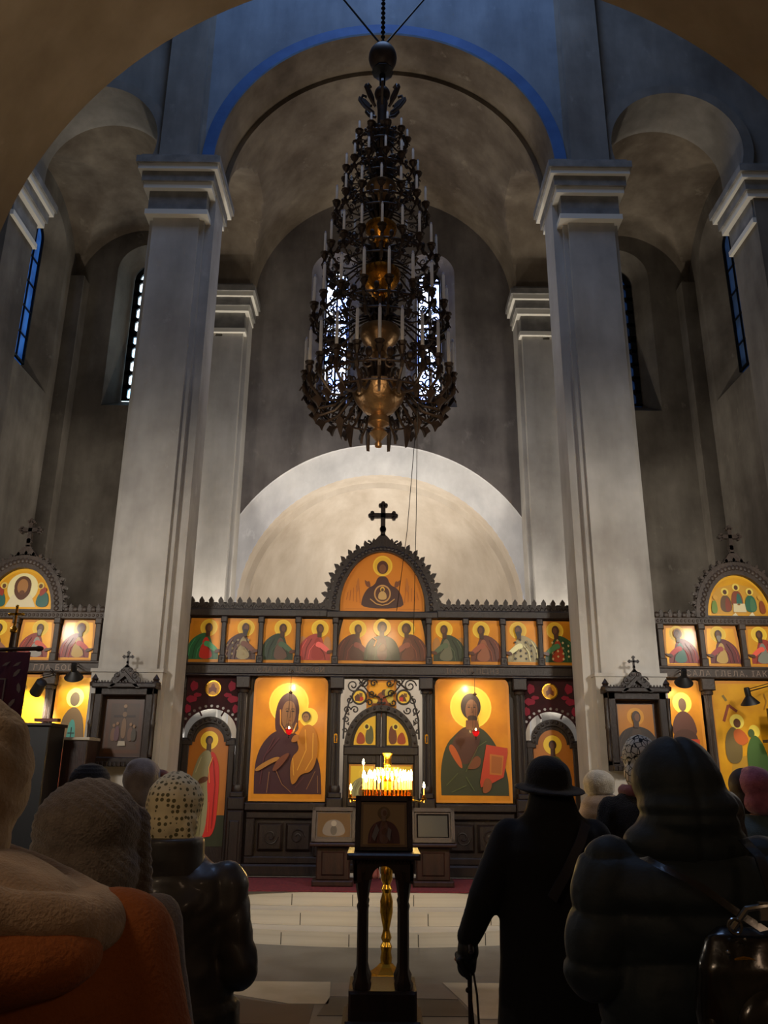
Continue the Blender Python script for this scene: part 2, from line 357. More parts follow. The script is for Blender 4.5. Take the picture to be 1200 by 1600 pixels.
# lower part: stepped apse arch
mb = MB(); n = 60
A = [(-2.86*math.cos(PI*i/n), 4.15+2.86*math.sin(PI*i/n)) for i in range(n+1)]; B = [(-2.45*math.cos(PI*i/n), 4.15+2.45*math.sin(PI*i/n)) for i in range(n+1)]
for i in range(n):
    (a, za), (b, zb) = A[i], A[i+1]
    mb.add([(a, 13.0, za), (b, 13.0, zb), (b, 13.0, 7.02), (a, 13.0, 7.02)], [(0, 1, 2, 3)], 0)
    (c, zc), (d, zd) = B[i], B[i+1]
    mb.add([(a, 13.0, za), (b, 13.0, zb), (b, 13.06, zb), (a, 13.06, za)], [(0, 1, 2, 3)], 1)
    mb.add([(a, 13.06, za), (b, 13.06, zb), (d, 13.4, zd), (c, 13.4, zc)], [(0, 1, 2, 3)], 1)
for s in (-1, 1): mb.add([(s*2.86, 13.06, 0), (s*2.86, 13.06, 4.15), (s*2.45, 13.4, 4.15), (s*2.45, 13.4, 0)], [(0, 1, 2, 3)], 1)
struct(mb, 'wall_east_arch', [P_EAST, P_WHITE], smooth=20, fix=False)
# apse: half cylinder and half dome
mb = MB(); R = 2.45; na, nb = 48, 20
vs = []; fs = []
rows = [(0.0, R), (2.0, R)] + [(4.15 + R*math.sin(PI/2*k/nb), R*math.cos(PI/2*k/nb)) for k in range(nb+1)]
for z, r in rows:
    for j in range(na+1):
        a = PI*j/na; vs.append((-R*math.cos(a)*(r/R), 13.4 + r*0.95*math.sin(a), z))
# true half dome: opening edge is the arch itself
vs = []; rows = []
for k in range(nb+1):                       # meridian fan around the Y axis
    t = PI/2*k/nb
    for j in range(na+1):
        a = PI*j/na; vs.append((-R*math.cos(a)*math.cos(t), 13.4 + R*0.9*math.sin(t), 4.15 + R*math.sin(a)*math.cos(t)))
fs = [(i*(na+1)+j, i*(na+1)+j+1, (i+1)*(na+1)+j+1, (i+1)*(na+1)+j) for i in range(nb) for j in range(na)]
mb.add(vs, fs)
vs = []
for z in (0, 4.15):
    for j in range(na+1):
        a = PI*j/na; vs.append((-R*math.cos(a), 13.4 + R*0.9*math.sin(a), z))
mb.add(vs, [(j, j+1, na+1+j+1, na+1+j) for j in range(na)])
# shallow recessed order inside the opening
for s0 in (0,):
    A = [(-2.45*math.cos(PI*i/n), 4.15+2.45*math.sin(PI*i/n)) for i in range(n+1)]; B = [(-2.33*math.cos(PI*i/n), 4.15+2.33*math.sin(PI*i/n)) for i in range(n+1)]
    for i in range(n):
        (a, za), (b, zb) = A[i], A[i+1]; (c, zc), (d, zd) = B[i], B[i+1]
        mb.add([(a, 13.72, za), (b, 13.72, zb), (d, 13.78, zd), (c, 13.78, zc)], [(0, 1, 2, 3)])
struct(mb, 'wall_apse', P_APSE, fix=False, smooth=50)

# vaults
def vault(name, x0, x1, y0, y1, z0, hx, hy, m, st=0.05):
    nx = max(2, int((x1-x0)/st)); ny = max(2, int((y1-y0)/st)); vs = []
    for j in range(ny+1):
        y = y0 + (y1-y0)*j/ny
        for i in range(nx+1):
            x = x0 + (x1-x0)*i/nx; vs.append((x, y, z0 + max(hx(x), hy(y))))
    return struct(MB().add(vs, [(j*(nx+1)+i, j*(nx+1)+i+1, (j+1)*(nx+1)+i+1, (j+1)*(nx+1)+i) for j in range(ny) for i in range(nx)]), name, m, fix=False, smooth=28)
def semi(c, r, h=None):
    h = h or r
    return lambda t: h*math.sqrt(max(0.0, 1 - ((t-c)/r)**2)) if abs(t-c) < r else 0.0
side_h = lambda y: max(0.0, semi(11.3, 1.2)(y))
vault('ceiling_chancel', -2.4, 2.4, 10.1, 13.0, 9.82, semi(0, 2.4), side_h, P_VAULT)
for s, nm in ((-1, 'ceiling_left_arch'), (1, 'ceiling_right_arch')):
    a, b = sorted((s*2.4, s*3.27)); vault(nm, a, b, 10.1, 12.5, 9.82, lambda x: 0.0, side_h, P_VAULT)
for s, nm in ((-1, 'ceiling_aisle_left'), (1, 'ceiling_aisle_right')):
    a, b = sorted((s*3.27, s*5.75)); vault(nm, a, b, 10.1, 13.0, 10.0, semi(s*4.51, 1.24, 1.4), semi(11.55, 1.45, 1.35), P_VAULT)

# windows: lit panes behind dark iron grilles
def skymat(name, c1, c2, st):
    m = bpy.data.materials.new(name); m.use_nodes = True; nt = m.node_tree; b = nt.nodes['Principled BSDF']
    b.inputs['Base Color'].default_value = (0.05, 0.08, 0.12, 1); b.inputs['Roughness'].default_value = 0.15
    tc = nt.nodes.new('ShaderNodeTexCoord'); n = nt.nodes.new('ShaderNodeTexNoise'); n.inputs['Scale'].default_value = 3.0
    r = nt.nodes.new('ShaderNodeValToRGB'); r.color_ramp.elements[0].position = 0.35; r.color_ramp.elements[1].position = 0.62
    r.color_ramp.elements[0].color = lin(c1); r.color_ramp.elements[1].color = lin(c2)
    nt.links.new(tc.outputs['Object'], n.inputs[0]); nt.links.new(n.outputs[0], r.inputs[0]); nt.links.new(r.outputs[0], b.inputs['Emission Color'])
    b.inputs['Emission Strength'].default_value = st
    return m
PANE_E = skymat('dusk_glass_east', '6a90ff', 'e0ecff', 3.5)
PANE_L = skymat('dusk_glass_bright', '8fc8f0', 'e6f8ff', 2.2)
PANE_S = skymat('dusk_glass_side', '173f80', '2a62b0', 0.4)
PANE_D = skymat('dusk_glass_dim', '0a1830', '14305c', 0.2)
def window(name, loc, rz, hw, h, pane_m, style):
    """origin at the middle of the sill, looking along local -Y; the head is a half circle"""
    root = empty(name, loc, rz=rz); root['kind'] = 'structure'
    head = arc(0, h, hw, 0, 180, 14)
    MB().prism([(hw, 0)] + head + [(-hw, 0)], 0.03, 0.04).build('glass_pane', pane_m, root, smooth=0)
    g = MB(); fb = 0.1 if style == 'panes' else 0.03
    g.prism([(hw, 0)] + head + [(-hw, 0), (-hw+fb, 0)] + arc(0, h, hw-fb, 180, 0, 14) + [(hw-fb, 0)], -0.02, 0.02)
    g.box(-hw, hw, -0.02, 0.02, 0, 0.04)
    if style == 'panes':
        g.box(-0.03, 0.03, -0.02, 0.02, 0, h+hw)
        n = 9
        for k in range(1, n+1):
            z = h*k/n; g.box(-hw, hw, -0.02, 0.02, z-(0.09 if k == 5 else 0.035), z+0.035)
        for k in range(n):
            for cx in (-(hw-fb)/2, (hw-fb)/2):       # rounded pane corners
                for sx in (-1, 1):
                    for z, sz in ((h*k/n + 0.03, 1), (h*(k+1)/n - 0.035, -1)):
                        x = cx + sx*((hw-fb)/2-0.0); g.prism([(x, z), (x - sx*0.035, z), (x, z+sz*0.035)], -0.02, 0.02)
    elif style == 'scroll':
        for z in (h*0.33, h*0.66, h): g.box(-hw, hw, -0.02, 0.02, z-0.03, z+0.03)
        g.box(-hw, hw, -0.02, 0.02, h*0.5-0.05, h*0.5+0.05)
        g.box(-0.018, 0.018, -0.02, 0.02, 0, h+hw)
        nr = 11
        for k in range(nr):
            z = h*(k+0.5)/nr
            for sx in (-1, 1):
                q = hw*0.5; R = hw*0.36
                if k in (2, 9, 10): g.tube(scroll(sx*q, z, R*0.8, 1.0, PI/2, sx), 0.016)
                else:
                    g.tube(scroll(sx*q, z+0.02, R, 1.5, -PI/2, sx), 0.015); g.tube(scroll(sx*q*0.6, z-0.07, R*0.5, 1.1, PI/2, -sx), 0.013)
                    g.tube([(sx*hw, 0, z-0.1), (sx*q, 0, z-0.04), (0, 0, z+0.08)], 0.012)
                    g.tube([(0, 0, z-0.1), (sx*q*1.3, 0, z+0.1)], 0.011)
    else:
        g.box(-0.008, 0.008, -0.01, 0.02, 0, h+hw)
        for k in range(1, 5): g.box(-hw, hw, -0.01, 0.02, h*k/5-0.008, h*k/5+0.008)
    g.build('iron_grille', M_IRON, root)
    return root
window('window_1', (-0.88, 13.37, 7.95), 0, 0.22, 2.6, PANE_E, 'scroll')
window('window_2', (0.88, 13.37, 7.95), 0, 0.22, 2.6, PANE_E, 'scroll')
window('window_3', (-4.42, 13.36, 7.98), 0, 0.36, 2.52, PANE_L, 'panes')
window('window_4', (4.42, 13.36, 7.98), 0, 0.36, 2.52, PANE_D, 'panes')
window('window_5', (-6.03, 11.8, 8.0), PI/2, 0.26, 2.42, PANE_S, 'bars')
window('window_6', (6.03, 11.8, 8.0), -PI/2, 0.26, 2.42, PANE_D, 'bars')

# curved marble steps and the platform
def marble(name, nx):
    m = bpy.data.materials.new(name); m.use_nodes = True; nt = m.node_tree; b = nt.nodes['Principled BSDF']; b.inputs['Roughness'].default_value = 0.4
    n = nt.nodes.new('ShaderNodeTexNoise'); n.inputs['Scale'].default_value = 4; r = nt.nodes.new('ShaderNodeValToRGB')
    r.color_ramp.elements[0].color = lin('cfc8ba'); r.color_ramp.elements[1].color = lin('b0a898'); nt.links.new(n.outputs[0], r.inputs[0])
    nt.links.new(r.outputs[0], b.inputs['Base Color'])
    return m
M_MARBLE = marble('pale_marble', 3)
M_JOINT = mat('mortar_joint', '4c4740', 0.9)
def step_pts(yc, R, hw, back):
    am = math.asin(hw/R); return [(R*math.sin(-am + 2*am*i/40), yc + R - R*math.cos(-am + 2*am*i/40)) for i in range(41)] + [(hw, back), (-hw, back)]
for k, (yc, z0, z1) in enumerate(((8.4, 0.0, 0.13), (8.7, 0.13, 0.26), (9.0, 0.26, 0.39))):
    hw = 2.48; R = 4.6 + k*3.5
    mb = MB(); mb.slab(step_pts(yc, R, hw, 10.2), z0, z1 - 0.002)
    p = step_pts(yc, R, hw, 10.2)[:41]
    for q in range(3 + k % 2, 40, 5):         # joints between the riser stones
        x, y = p[q]; mb.box(x-0.004, x+0.004, y-0.0015, y+0.01, z0+0.005, z1-0.02, 1)
    struct(mb, 'trim_%d' % (12+k), [M_MARBLE, M_JOINT])
mb = MB(); mb.box(-5.75, 5.75, 10.12, 13.4, 0, 0.39); mb.box(-2.48, 2.48, 10.05, 10.2, 0, 0.39); struct(mb, 'floor_sanctuary', M_MARBLE)
for s, nm in ((-1, 'trim_15'), (1, 'trim_16')):
    mb = MB(); a, b = sorted((s*3.34, s*5.18)); mb.box(a, b, 9.0, 10.12, 0, 0.39); struct(mb, nm, M_MARBLE)

# ------------------------------------------------------------------ carpet strip on the platform
mb = MB(); mb.box(-2.42, 2.42, 9.02, 10.03, 0.391, 0.402)
tag(mb.build('carpet', M_CARPET), 'dark red ribbed carpet runner laid along the top of the white steps', 'carpet')

# ------------------------------------------------------------------ painting kit for the icons
PC = {}
def pm(h, rough=0.4):
    if h not in PC: PC[h] = mat('paint_' + h, h, rough, coat=0.25)
    return PC[h]
class Paint:
    def __init__(s): s.mb = MB(); s.mats = []; s.k = 0
    def idx(s, h):
        m = h if not isinstance(h, str) else pm(h)
        if m not in s.mats: s.mats.append(m)
        return s.mats.index(m)
    def poly(s, pts, h):
        s.k += 1; y = -0.0012*s.k
        s.mb.add([(x, y, z) for x, z in pts], [tuple(range(len(pts)))], s.idx(h))
    def ell(s, cx, cz, rx, rz, h, n=26, a0=0, a1=360):
        s.poly([(cx+rx*math.cos(math.radians(a0+(a1-a0)*i/n)), cz+rz*math.sin(math.radians(a0+(a1-a0)*i/n))) for i in range(n)], h)
    def line(s, pts, wd, h):
        for (a, b), (c, d) in zip(pts, pts[1:]):
            l = math.hypot(c-a, d-b) or 1; nx, nz = -(d-b)/l*wd/2, (c-a)/l*wd/2
            s.poly([(a-nx, b-nz), (c-nx, d-nz), (c+nx, d+nz), (a+nx, b+nz)], h)
    def build(s, name, parent, loc=(0, 0, 0)):
        if not s.mats: return None
        o = s.mb.build(name, s.mats, parent, loc=loc, smooth=0, fix=False); return o
SKN = '4a2a18'; HALO = 'ffdc48'
def smooth_poly(pts, it=2):
    for _ in range(it):
        q = []
        for (a, b), (c, d) in zip(pts, pts[1:] + pts[:1]):
            q += [(a*.75+c*.25, b*.75+d*.25), (a*.25+c*.75, b*.25+d*.75)]
        pts = q
    return pts
def open_smooth(pts, it=2):
    for _ in range(it):
        q = [pts[0]]
        for (a, b), (c, d) in zip(pts, pts[1:]): q += [(a*.75+c*.25, b*.75+d*.25), (a*.25+c*.75, b*.25+d*.75)]
        pts = q + [pts[-1]]
    return pts
def saint(P, cx, z0, h, d=1, robe='3c5238', inner=None, halo=HALO, skin=SKN, beard=None, kind='half', wings=None, crosses=None, hand=True, hr=0.21, front=False, hair=None):
    """half-figure turned to the side d (+1 right), base at z0, height h"""
    def T(pts): return [(cx + d*x*h, z0 + z*h) for x, z in pts]
    hx = 0.0 if front else 0.09
    P.ell(cx+d*hx*h, z0+0.77*h, hr*h, hr*h, halo)
    P.ell(cx+d*hx*h, z0+0.77*h, hr*h*0.88, hr*h*0.88, 'fcd03c' if halo == HALO else halo)
    if wings:
        for s, k in ((-1, 0.40), (1, 0.34)):
            P.poly(smooth_poly(T([(s*0.16, 0.2), (s*k*1.05, 0.1), (s*k*1.15, 0.45), (s*k*0.8, 0.62), (s*0.18, 0.45)])), wings)
    if front: body = [(-0.42, 0), (-0.41, 0.25), (-0.3, 0.48), (-0.1, 0.58), (0.1, 0.58), (0.3, 0.48), (0.41, 0.25), (0.42, 0)]
    else: body = [(-0.43, 0), (-0.43, 0.22), (-0.34, 0.45), (-0.16, 0.6), (0.02, 0.66), (0.14, 0.56), (0.2, 0.36), (0.3, 0.2), (0.36, 0.16), (0.36, 0), ]
    P.poly(open_smooth(T(body)), robe)
    if inner:
        P.poly(smooth_poly(T([(-0.12, 0.0), (-0.08, 0.3), (0.0, 0.55), (0.1, 0.52), (0.16, 0.3), (0.24, 0.02)] if not front else [(-0.1, 0.0), (-0.12, 0.3), (-0.07, 0.58), (0.07, 0.58), (0.12, 0.3), (0.12, 0.0)])), inner)
    if crosses:
        for i in range(5):
            for j in range(4):
                x, z = -0.34+0.13*i, 0.08+0.13*j + (i % 2)*0.06
                if z < 0.62 - abs(x)*0.7:
                    P.poly(T([(x-0.03, z), (x, z+0.035), (x+0.03, z), (x, z-0.035)]), crosses)
    rr, gg, bb = [int(robe[i:i+2], 16) for i in (0, 2, 4)]
    lt = '%02x%02x%02x' % tuple(min(255, int(q*1.45)+14) for q in (rr, gg, bb)); dk = '%02x%02x%02x' % tuple(int(q*0.6) for q in (rr, gg, bb))
    if not front: P.poly(smooth_poly(T([(-0.02, 0.34), (0.1, 0.3), (0.3, 0.16), (0.36, 0.2), (0.34, 0.26), (0.16, 0.42), (0.02, 0.46)])), lt)
    for q, cc in (([(-0.36, 0.04), (-0.33, 0.3), (-0.22, 0.5)], lt), ([(-0.26, 0.02), (-0.22, 0.3), (-0.1, 0.52)], dk), ([(-0.17, 0.02), (-0.14, 0.24), (-0.02, 0.4)], lt), ([(0.24, 0.02), (0.2, 0.18), (0.1, 0.3)], dk)): P.line(T(q), 0.014*h, cc)
    P.poly(T([(hx-0.055, 0.55), (hx+0.045, 0.55), (hx+0.05, 0.7), (hx-0.06, 0.7)]), skin)
    if hair: P.ell(cx+d*hx*h, z0+0.775*h, 0.112*h, 0.135*h, hair)
    P.ell(cx+d*(hx+0.005)*h, z0+0.76*h, 0.088*h, 0.118*h, skin)
    P.ell(cx+d*(hx+0.02)*h, z0+0.755*h, 0.05*h, 0.075*h, '6e4526')
    if beard: P.poly(smooth_poly(T([(hx-0.07, 0.73), (hx+0.08, 0.73), (hx+0.05, 0.58), (hx-0.02, 0.56)])), beard)
    if hand:
        if front: P.poly(smooth_poly(T([(-0.06, 0.2), (0.06, 0.22), (0.09, 0.34), (0.02, 0.4), (-0.06, 0.3)])), '6a3c20')
        else: P.poly(smooth_poly(T([(0.26, 0.14), (0.4, 0.17), (0.48, 0.26), (0.4, 0.24), (0.28, 0.24)])), '5c3420')

def board_outline(w, h, style):
    if style == 'barrel':
        return [(-w/2, 0), (w/2, 0), (w/2*1.0, h*0.3), (w/2*0.985, h*0.6), (w/2*0.94, h*0.85), (w/2*0.9, h), (-w/2*0.9, h), (-w/2*0.94, h*0.85), (-w/2*0.985, h*0.6), (-w/2, h*0.3)]
    if style == 'half': return [(w/2*math.cos(PI*i/40), h*0.12 + h*0.88*math.sin(PI*i/40)) for i in range(41)] + [(-w/2, 0), (w/2, 0)]
    if style == 'tall': c = w*0.1; return [(-w/2, 0), (w/2, 0), (w/2, h-c)] + [(w/2-c+c*math.cos(a), h-c+c*math.sin(a)) for a in (0.5, 1.0, PI/2)] + [(-w/2+c-c*math.sin(a), h-c+c*math.cos(a)) for a in (0, 0.5, 1.0)] + [(-w/2, h-c)]
    return [(-w/2, 0), (w/2, 0), (w/2, h), (-w/2, h)]
def icon(name, w, h, loc, label, fn, style='flat', ground=None, border=0.035, group=None, parent=None, depth=0.03, rot=(0, 0, 0), edge=None):
    """painted wooden panel, origin at the middle of its lower edge, painted side towards local -Y"""
    pts = board_outline(w, h, style); mb = MB()
    mb.prism(pts, 0.0, depth, 0)
    cx, cz = 0, h/2; k = 1 - 2*border/w; kz = 1 - 2*border/h
    inn = [(x*k, cz+(z-cz)*kz) for x, z in pts]
    mb.add([(x, -0.0007, z) for x, z in inn], [tuple(range(len(inn)))], 1)
    o = mb.build(name, [edge or M_EDGE, ground or M_GOLD], parent, loc=loc, rot=rot, smooth=0, fix=False)
    P = Paint(); fn(P, w, h)
    P.build('painted_figures', o)
    if label: tag(o, label, 'icon', group)
    return o

# ------------------------------------------------------------------ carved screens
def cross_pts(s):
    """budded cross, arms s/2, base at 0"""
    b = []
    def arm(cx, cz, dx, dz):
        px, pz = -dz, dx; t = 0.055*s
        return [(cx+px*t, cz+pz*t), (cx+dx*.2*s+px*t, cz+dz*.2*s+pz*t), (cx+dx*.2*s+px*t*1.9, cz+dz*.2*s+pz*t*1.9), (cx+dx*.27*s+px*t*1.9, cz+dz*.27*s+pz*t*1.9),
                (cx+dx*.27*s+px*t*1.0, cz+dz*.27*s+pz*t*1.0), (cx+dx*.34*s, cz+dz*.34*s),
                (cx+dx*.27*s-px*t*1.0, cz+dz*.27*s-pz*t*1.0), (cx+dx*.27*s-px*t*1.9, cz+dz*.27*s-pz*t*1.9), (cx+dx*.2*s-px*t*1.9, cz+dz*.2*s-pz*t*1.9), (cx+dx*.2*s-px*t, cz+dz*.2*s-pz*t), (cx-px*t, cz-pz*t)]
    return arm
def add_cross(mb, x, z, s, y0, y1, mi=0):
    """z = foot of the cross"""
    cz = z + 0.64*s; t = 0.055*s
    mb.box(x-t, x+t, y0, y1, z, cz+0.25*s, mi); mb.box(x-0.25*s, x+0.25*s, y0, y1, cz-t, cz+t, mi)
    for dx, dz in ((1, 0), (-1, 0), (0, 1)):
        ex, ez = x+dx*0.25*s, cz+dz*0.25*s
        for ox, oz in ((dx*0.05, dz*0.05), (dz*0.06, dx*0.06), (-dz*0.06, -dx*0.06)):
            mb.prism(arc(ex+ox*s, ez+oz*s, 0.048*s, 0, 330, 11), y0, y1, mi)
    mb.prism(arc(x, cz-0.33*s, 0.075*s, 0, 330, 11), y0, y1, mi)
    mb.prism([(x-0.16*s, z), (x+0.16*s, z), (x+t, z+0.18*s), (x-t, z+0.18*s)], y0, y1, mi)
def leaf(mb, x, z, s, ang, y0, y1, mi=0):
    a = math.radians(ang); ca, sa = math.cos(a), math.sin(a)
    L = [(-.42, 0), (-.46, .22), (-.62, .42), (-.32, .4), (-.2, .3), (-.24, .62), (0, 1.0), (.24, .62), (.2, .3), (.32, .4), (.62, .42), (.46, .22), (.42, 0)]
    mb.prism([(x + (p*sa + q*ca)*s, z + (q*sa - p*ca)*s) for p, q in L], y0, y1, mi)
def text_mesh(mb, txt, x, y, z, size, mi, spacing=1.15):
    cu = bpy.data.curves.new('t', 'FONT'); cu.body = txt; cu.size = size; cu.extrude = 0.004; cu.align_x = 'CENTER'; cu.space_character = spacing
    o = bpy.data.objects.new('t', cu); C.objects.link(o)
    dg = bpy.context.evaluated_depsgraph_get(); me = bpy.data.meshes.new_from_object(o.evaluated_get(dg))
    mb.add([(v.co.x + x, y - v.co.z, v.co.y + z) for v in me.vertices], [tuple(p.vertices) for p in me.polygons], mi)
    bpy.data.objects.remove(o); bpy.data.curves.remove(cu); bpy.data.meshes.remove(me)
def fluted_column(x, y, z0, z1, r):
    n = 32; mb = MB(); prof = []
    mb.bbox(x-r*1.9, x+r*1.9, y-r*1.7, y+r*1.4, z0, z0+0.14, 0.012); mb.bbox(x-r*1.5, x+r*1.5, y-r*1.4, y+r*1.3, z0+0.14, z0+0.2, 0.01)
    mb.bbox(x-r*1.7, x+r*1.7, y-r*1.6, y+r*1.4, z1-0.15, z1, 0.012); mb.lathe([(r*1.35, z1-0.2), (r*1.45, z1-0.17), (r*1.2, z1-0.15)], (x, y, 0), 16)
    vs = []
    for z, k in ((z0+0.2, 1.1), (z0+0.26, 1), (z1-0.26, 0.9), (z1-0.2, 1.0)):
        for j in range(n):
            a = 2*PI*j/n; q = r*k*(1 - (0.14 if j % 2 else 0)); vs.append((x+q*math.cos(a), y+q*math.sin(a), z))
    mb.add(vs, [(i*n+j, i*n+(j+1) % n, (i+1)*n+(j+1) % n, (i+1)*n+j) for i in range(3) for j in range(n)])
    mb.lathe([(r*1.2, z0+0.2), (r*1.35, z0+0.24), (r*1.15, z0+0.28)], (x, y, 0), 16)
    return mb
Y = 10.3
CX = 0.03
M_VEIL = mat('dark_red_velvet_curtain', '3c0a12', 0.9, col2='26060b', nscale=5, sheen=0.3)
M_ROSE = mat('crimson_embroidery', '8c1030', 0.7)
scr = empty('icon_screen', (CX, Y, 0.39), 'tall central icon screen of dark carved wood with leaf cresting and a cross', 'icon screen')
def sb(mb, name, mats=None, parent=None, **k): return mb.build(name, mats or M_WOOD, parent or scr, loc=(0, 0, -0.39), **k)
# local coordinates: x about the screen's middle, y about its front, z above the floor
mb = MB()
mb.bbox(-2.58, 2.58, -0.06, 0.16, 2.72, 2.86, 0.015); mb.bbox(-2.6, 2.6, -0.09, 0.16, 2.835, 2.865, 0.008); mb.bbox(-2.6, 2.6, -0.08, 0.16, 2.70, 2.725, 0.006)
sb(mb, 'lower_beam')
mb = MB()
for txt, x in (('СЛАВИТЬ ЦЕРКВИ', -1.15), ('ІНСКІЯ ПЕІНЗ', 1.15)): text_mesh(mb, txt, x, -0.06, 2.755, 0.085, 0)
sb(mb, 'carved_inscription', M_WOODL, smooth=0)
mb = MB()
mb.bbox(-2.56, -0.7, -0.05, 0.14, 3.46, 3.56, 0.012); mb.bbox(0.7, 2.56, -0.05, 0.14, 3.46, 3.56, 0.012); mb.bbox(-0.72, 0.72, -0.07, 0.16, 3.45, 3.54, 0.012)
sb(mb, 'upper_beam')
mb = MB(); mb.box(-2.56, 2.56, 0.05, 0.1, 2.86, 3.5); sb(mb, 'frieze_panel')
XC = [s*(0.84 + 0.478*k) for s in (-1, 1) for k in range(4)]
mb = MB()
for x in sorted([s*(0.6 + 0.478*k) for s in (-1, 1) for k in range(5)]):
    m1 = MB(); m1.bbox(x-0.03, x+0.03, -0.05, 0.08, 2.86, 3.46, 0.008); m1.bbox(x-0.042, x+0.042, -0.07, 0.08, 2.86, 2.96, 0.01); m1.bbox(x-0.04, x+0.04, -0.065, 0.08, 3.38, 3.46, 0.01)
    m1.tube(scroll(x, 2.91, 0.022, 1.3, y=-0.071), 0.004, mi=0); sb(m1, 'pilaster')
mb = MB()
for s in (-1, 1):
    for k in range(15):
        x = s*(0.74 + 0.124*k); leaf(mb, x, 3.595, 0.13, 90, -0.02, 0.03); mb.prism(arc(x+s*0.06, 3.56, 0.05, 0, 180, 8), -0.01, 0.02)
        mb.tube([(x-s*0.06, -0.03, 3.565), (x-s*0.03, -0.03, 3.61), (x, -0.03, 3.575), (x+s*0.03, -0.03, 3.61), (x+s*0.06, -0.03, 3.565)], 0.008)
    mb.box(min(s*0.68, s*2.56), max(s*0.68, s*2.56), -0.03, 0.05, 3.55, 3.60)
    sb(mb, 'leaf_cresting'); mb = MB()
# semicircular gable round the apex icon
mb = MB()
o_ = arc(0, 3.56, 0.71, 0, 180, 40, rz=0.86); i_ = arc(0, 3.54, 0.56, 180, 0, 40, rz=0.80)
for k in range(40): mb.prism([o_[k], o_[k+1], i_[40-k-1], i_[40-k]], -0.06, 0.1)
mb.box(-0.56, 0.56, 0.05, 0.1, 3.5, 4.2)
for k in range(21):
    a = 4 + 172*k/20; x = 0.70*math.cos(math.radians(a)); z = 3.57 + 0.85*math.sin(math.radians(a)); leaf(mb, x, z, 0.12, a, -0.04, 0.05)
for k in range(40):
    a = 4.5*k+2; mb.ball((0.635*math.cos(math.radians(a)), -0.062, 3.55+0.83*math.sin(math.radians(a))), (0.03, 0.012, 0.03), 8)
for s in (-1, 1): mb.tube(scroll(s*0.2, 4.44, 0.06, 1.2, y=0, d=s, start=PI/2), 0.014)
mb.prism([(-0.2, 4.38), (0.2, 4.38), (0.1, 4.5), (0.05, 4.56), (-0.05, 4.56), (-0.1, 4.5)], -0.05, 0.06)
sb(mb, 'gable')
mb = MB(); add_cross(mb, 0, 4.48, 0.58, -0.03, 0.03); sb(mb, 'cross')
# columns and lower bays
for x in (-1.74, 1.74, -0.56, 0.56):
    sb(fluted_column(x, -0.01, 1.12, 2.7, 0.052), 'column')
for x in (-2.52, 2.52): sb(fluted_column(x, 0.02, 1.12, 2.7, 0.035), 'column')
for x in (-1.74, 1.74, -0.56, 0.56): mb = MB(); mb.bbox(x-0.1, x+0.1, -0.1, 0.12, 0.4, 1.12, 0.02); mb.bbox(x-0.06, x+0.06, -0.115, 0.0, 0.52, 1.0, 0.012); sb(mb, 'pedestal')
for s in (-1, 1):
    mb = MB(); x = s*1.15
    mb.bbox(x-0.49, x+0.49, -0.06, 0.1, 1.11, 1.2, 0.012); mb.box(x-0.49, x+0.49, 0.03, 0.1, 0.4, 1.12)
    mb.bbox(x-0.49, x+0.49, -0.08, 0.1, 0.39, 0.52, 0.02)
    for a, b, c, d in ((-0.47, 0.47, 1.02, 1.1), (-0.47, 0.47, 0.52, 0.6), (-0.47, -0.36, 0.6, 1.02), (0.36, 0.47, 0.6, 1.02)): mb.bbox(x+a, x+b, -0.03, 0.04, c, d, 0.012)
    for q in (-0.17, 0.17): mb.bbox(x+q-0.15, x+q+0.15, -0.02, 0.035, 0.66, 0.97, 0.025)
    mb.box(x-0.55, x+0.56, 0.06, 0.1, 0.42, 2.72)
    for q in (-0.16, 0.16):
        mb.tube(scroll(x+q, 0.82, 0.09, 1.5, y=-0.025, d=(1 if q > 0 else -1)), 0.009)
    sb(mb, 'lower_panel')
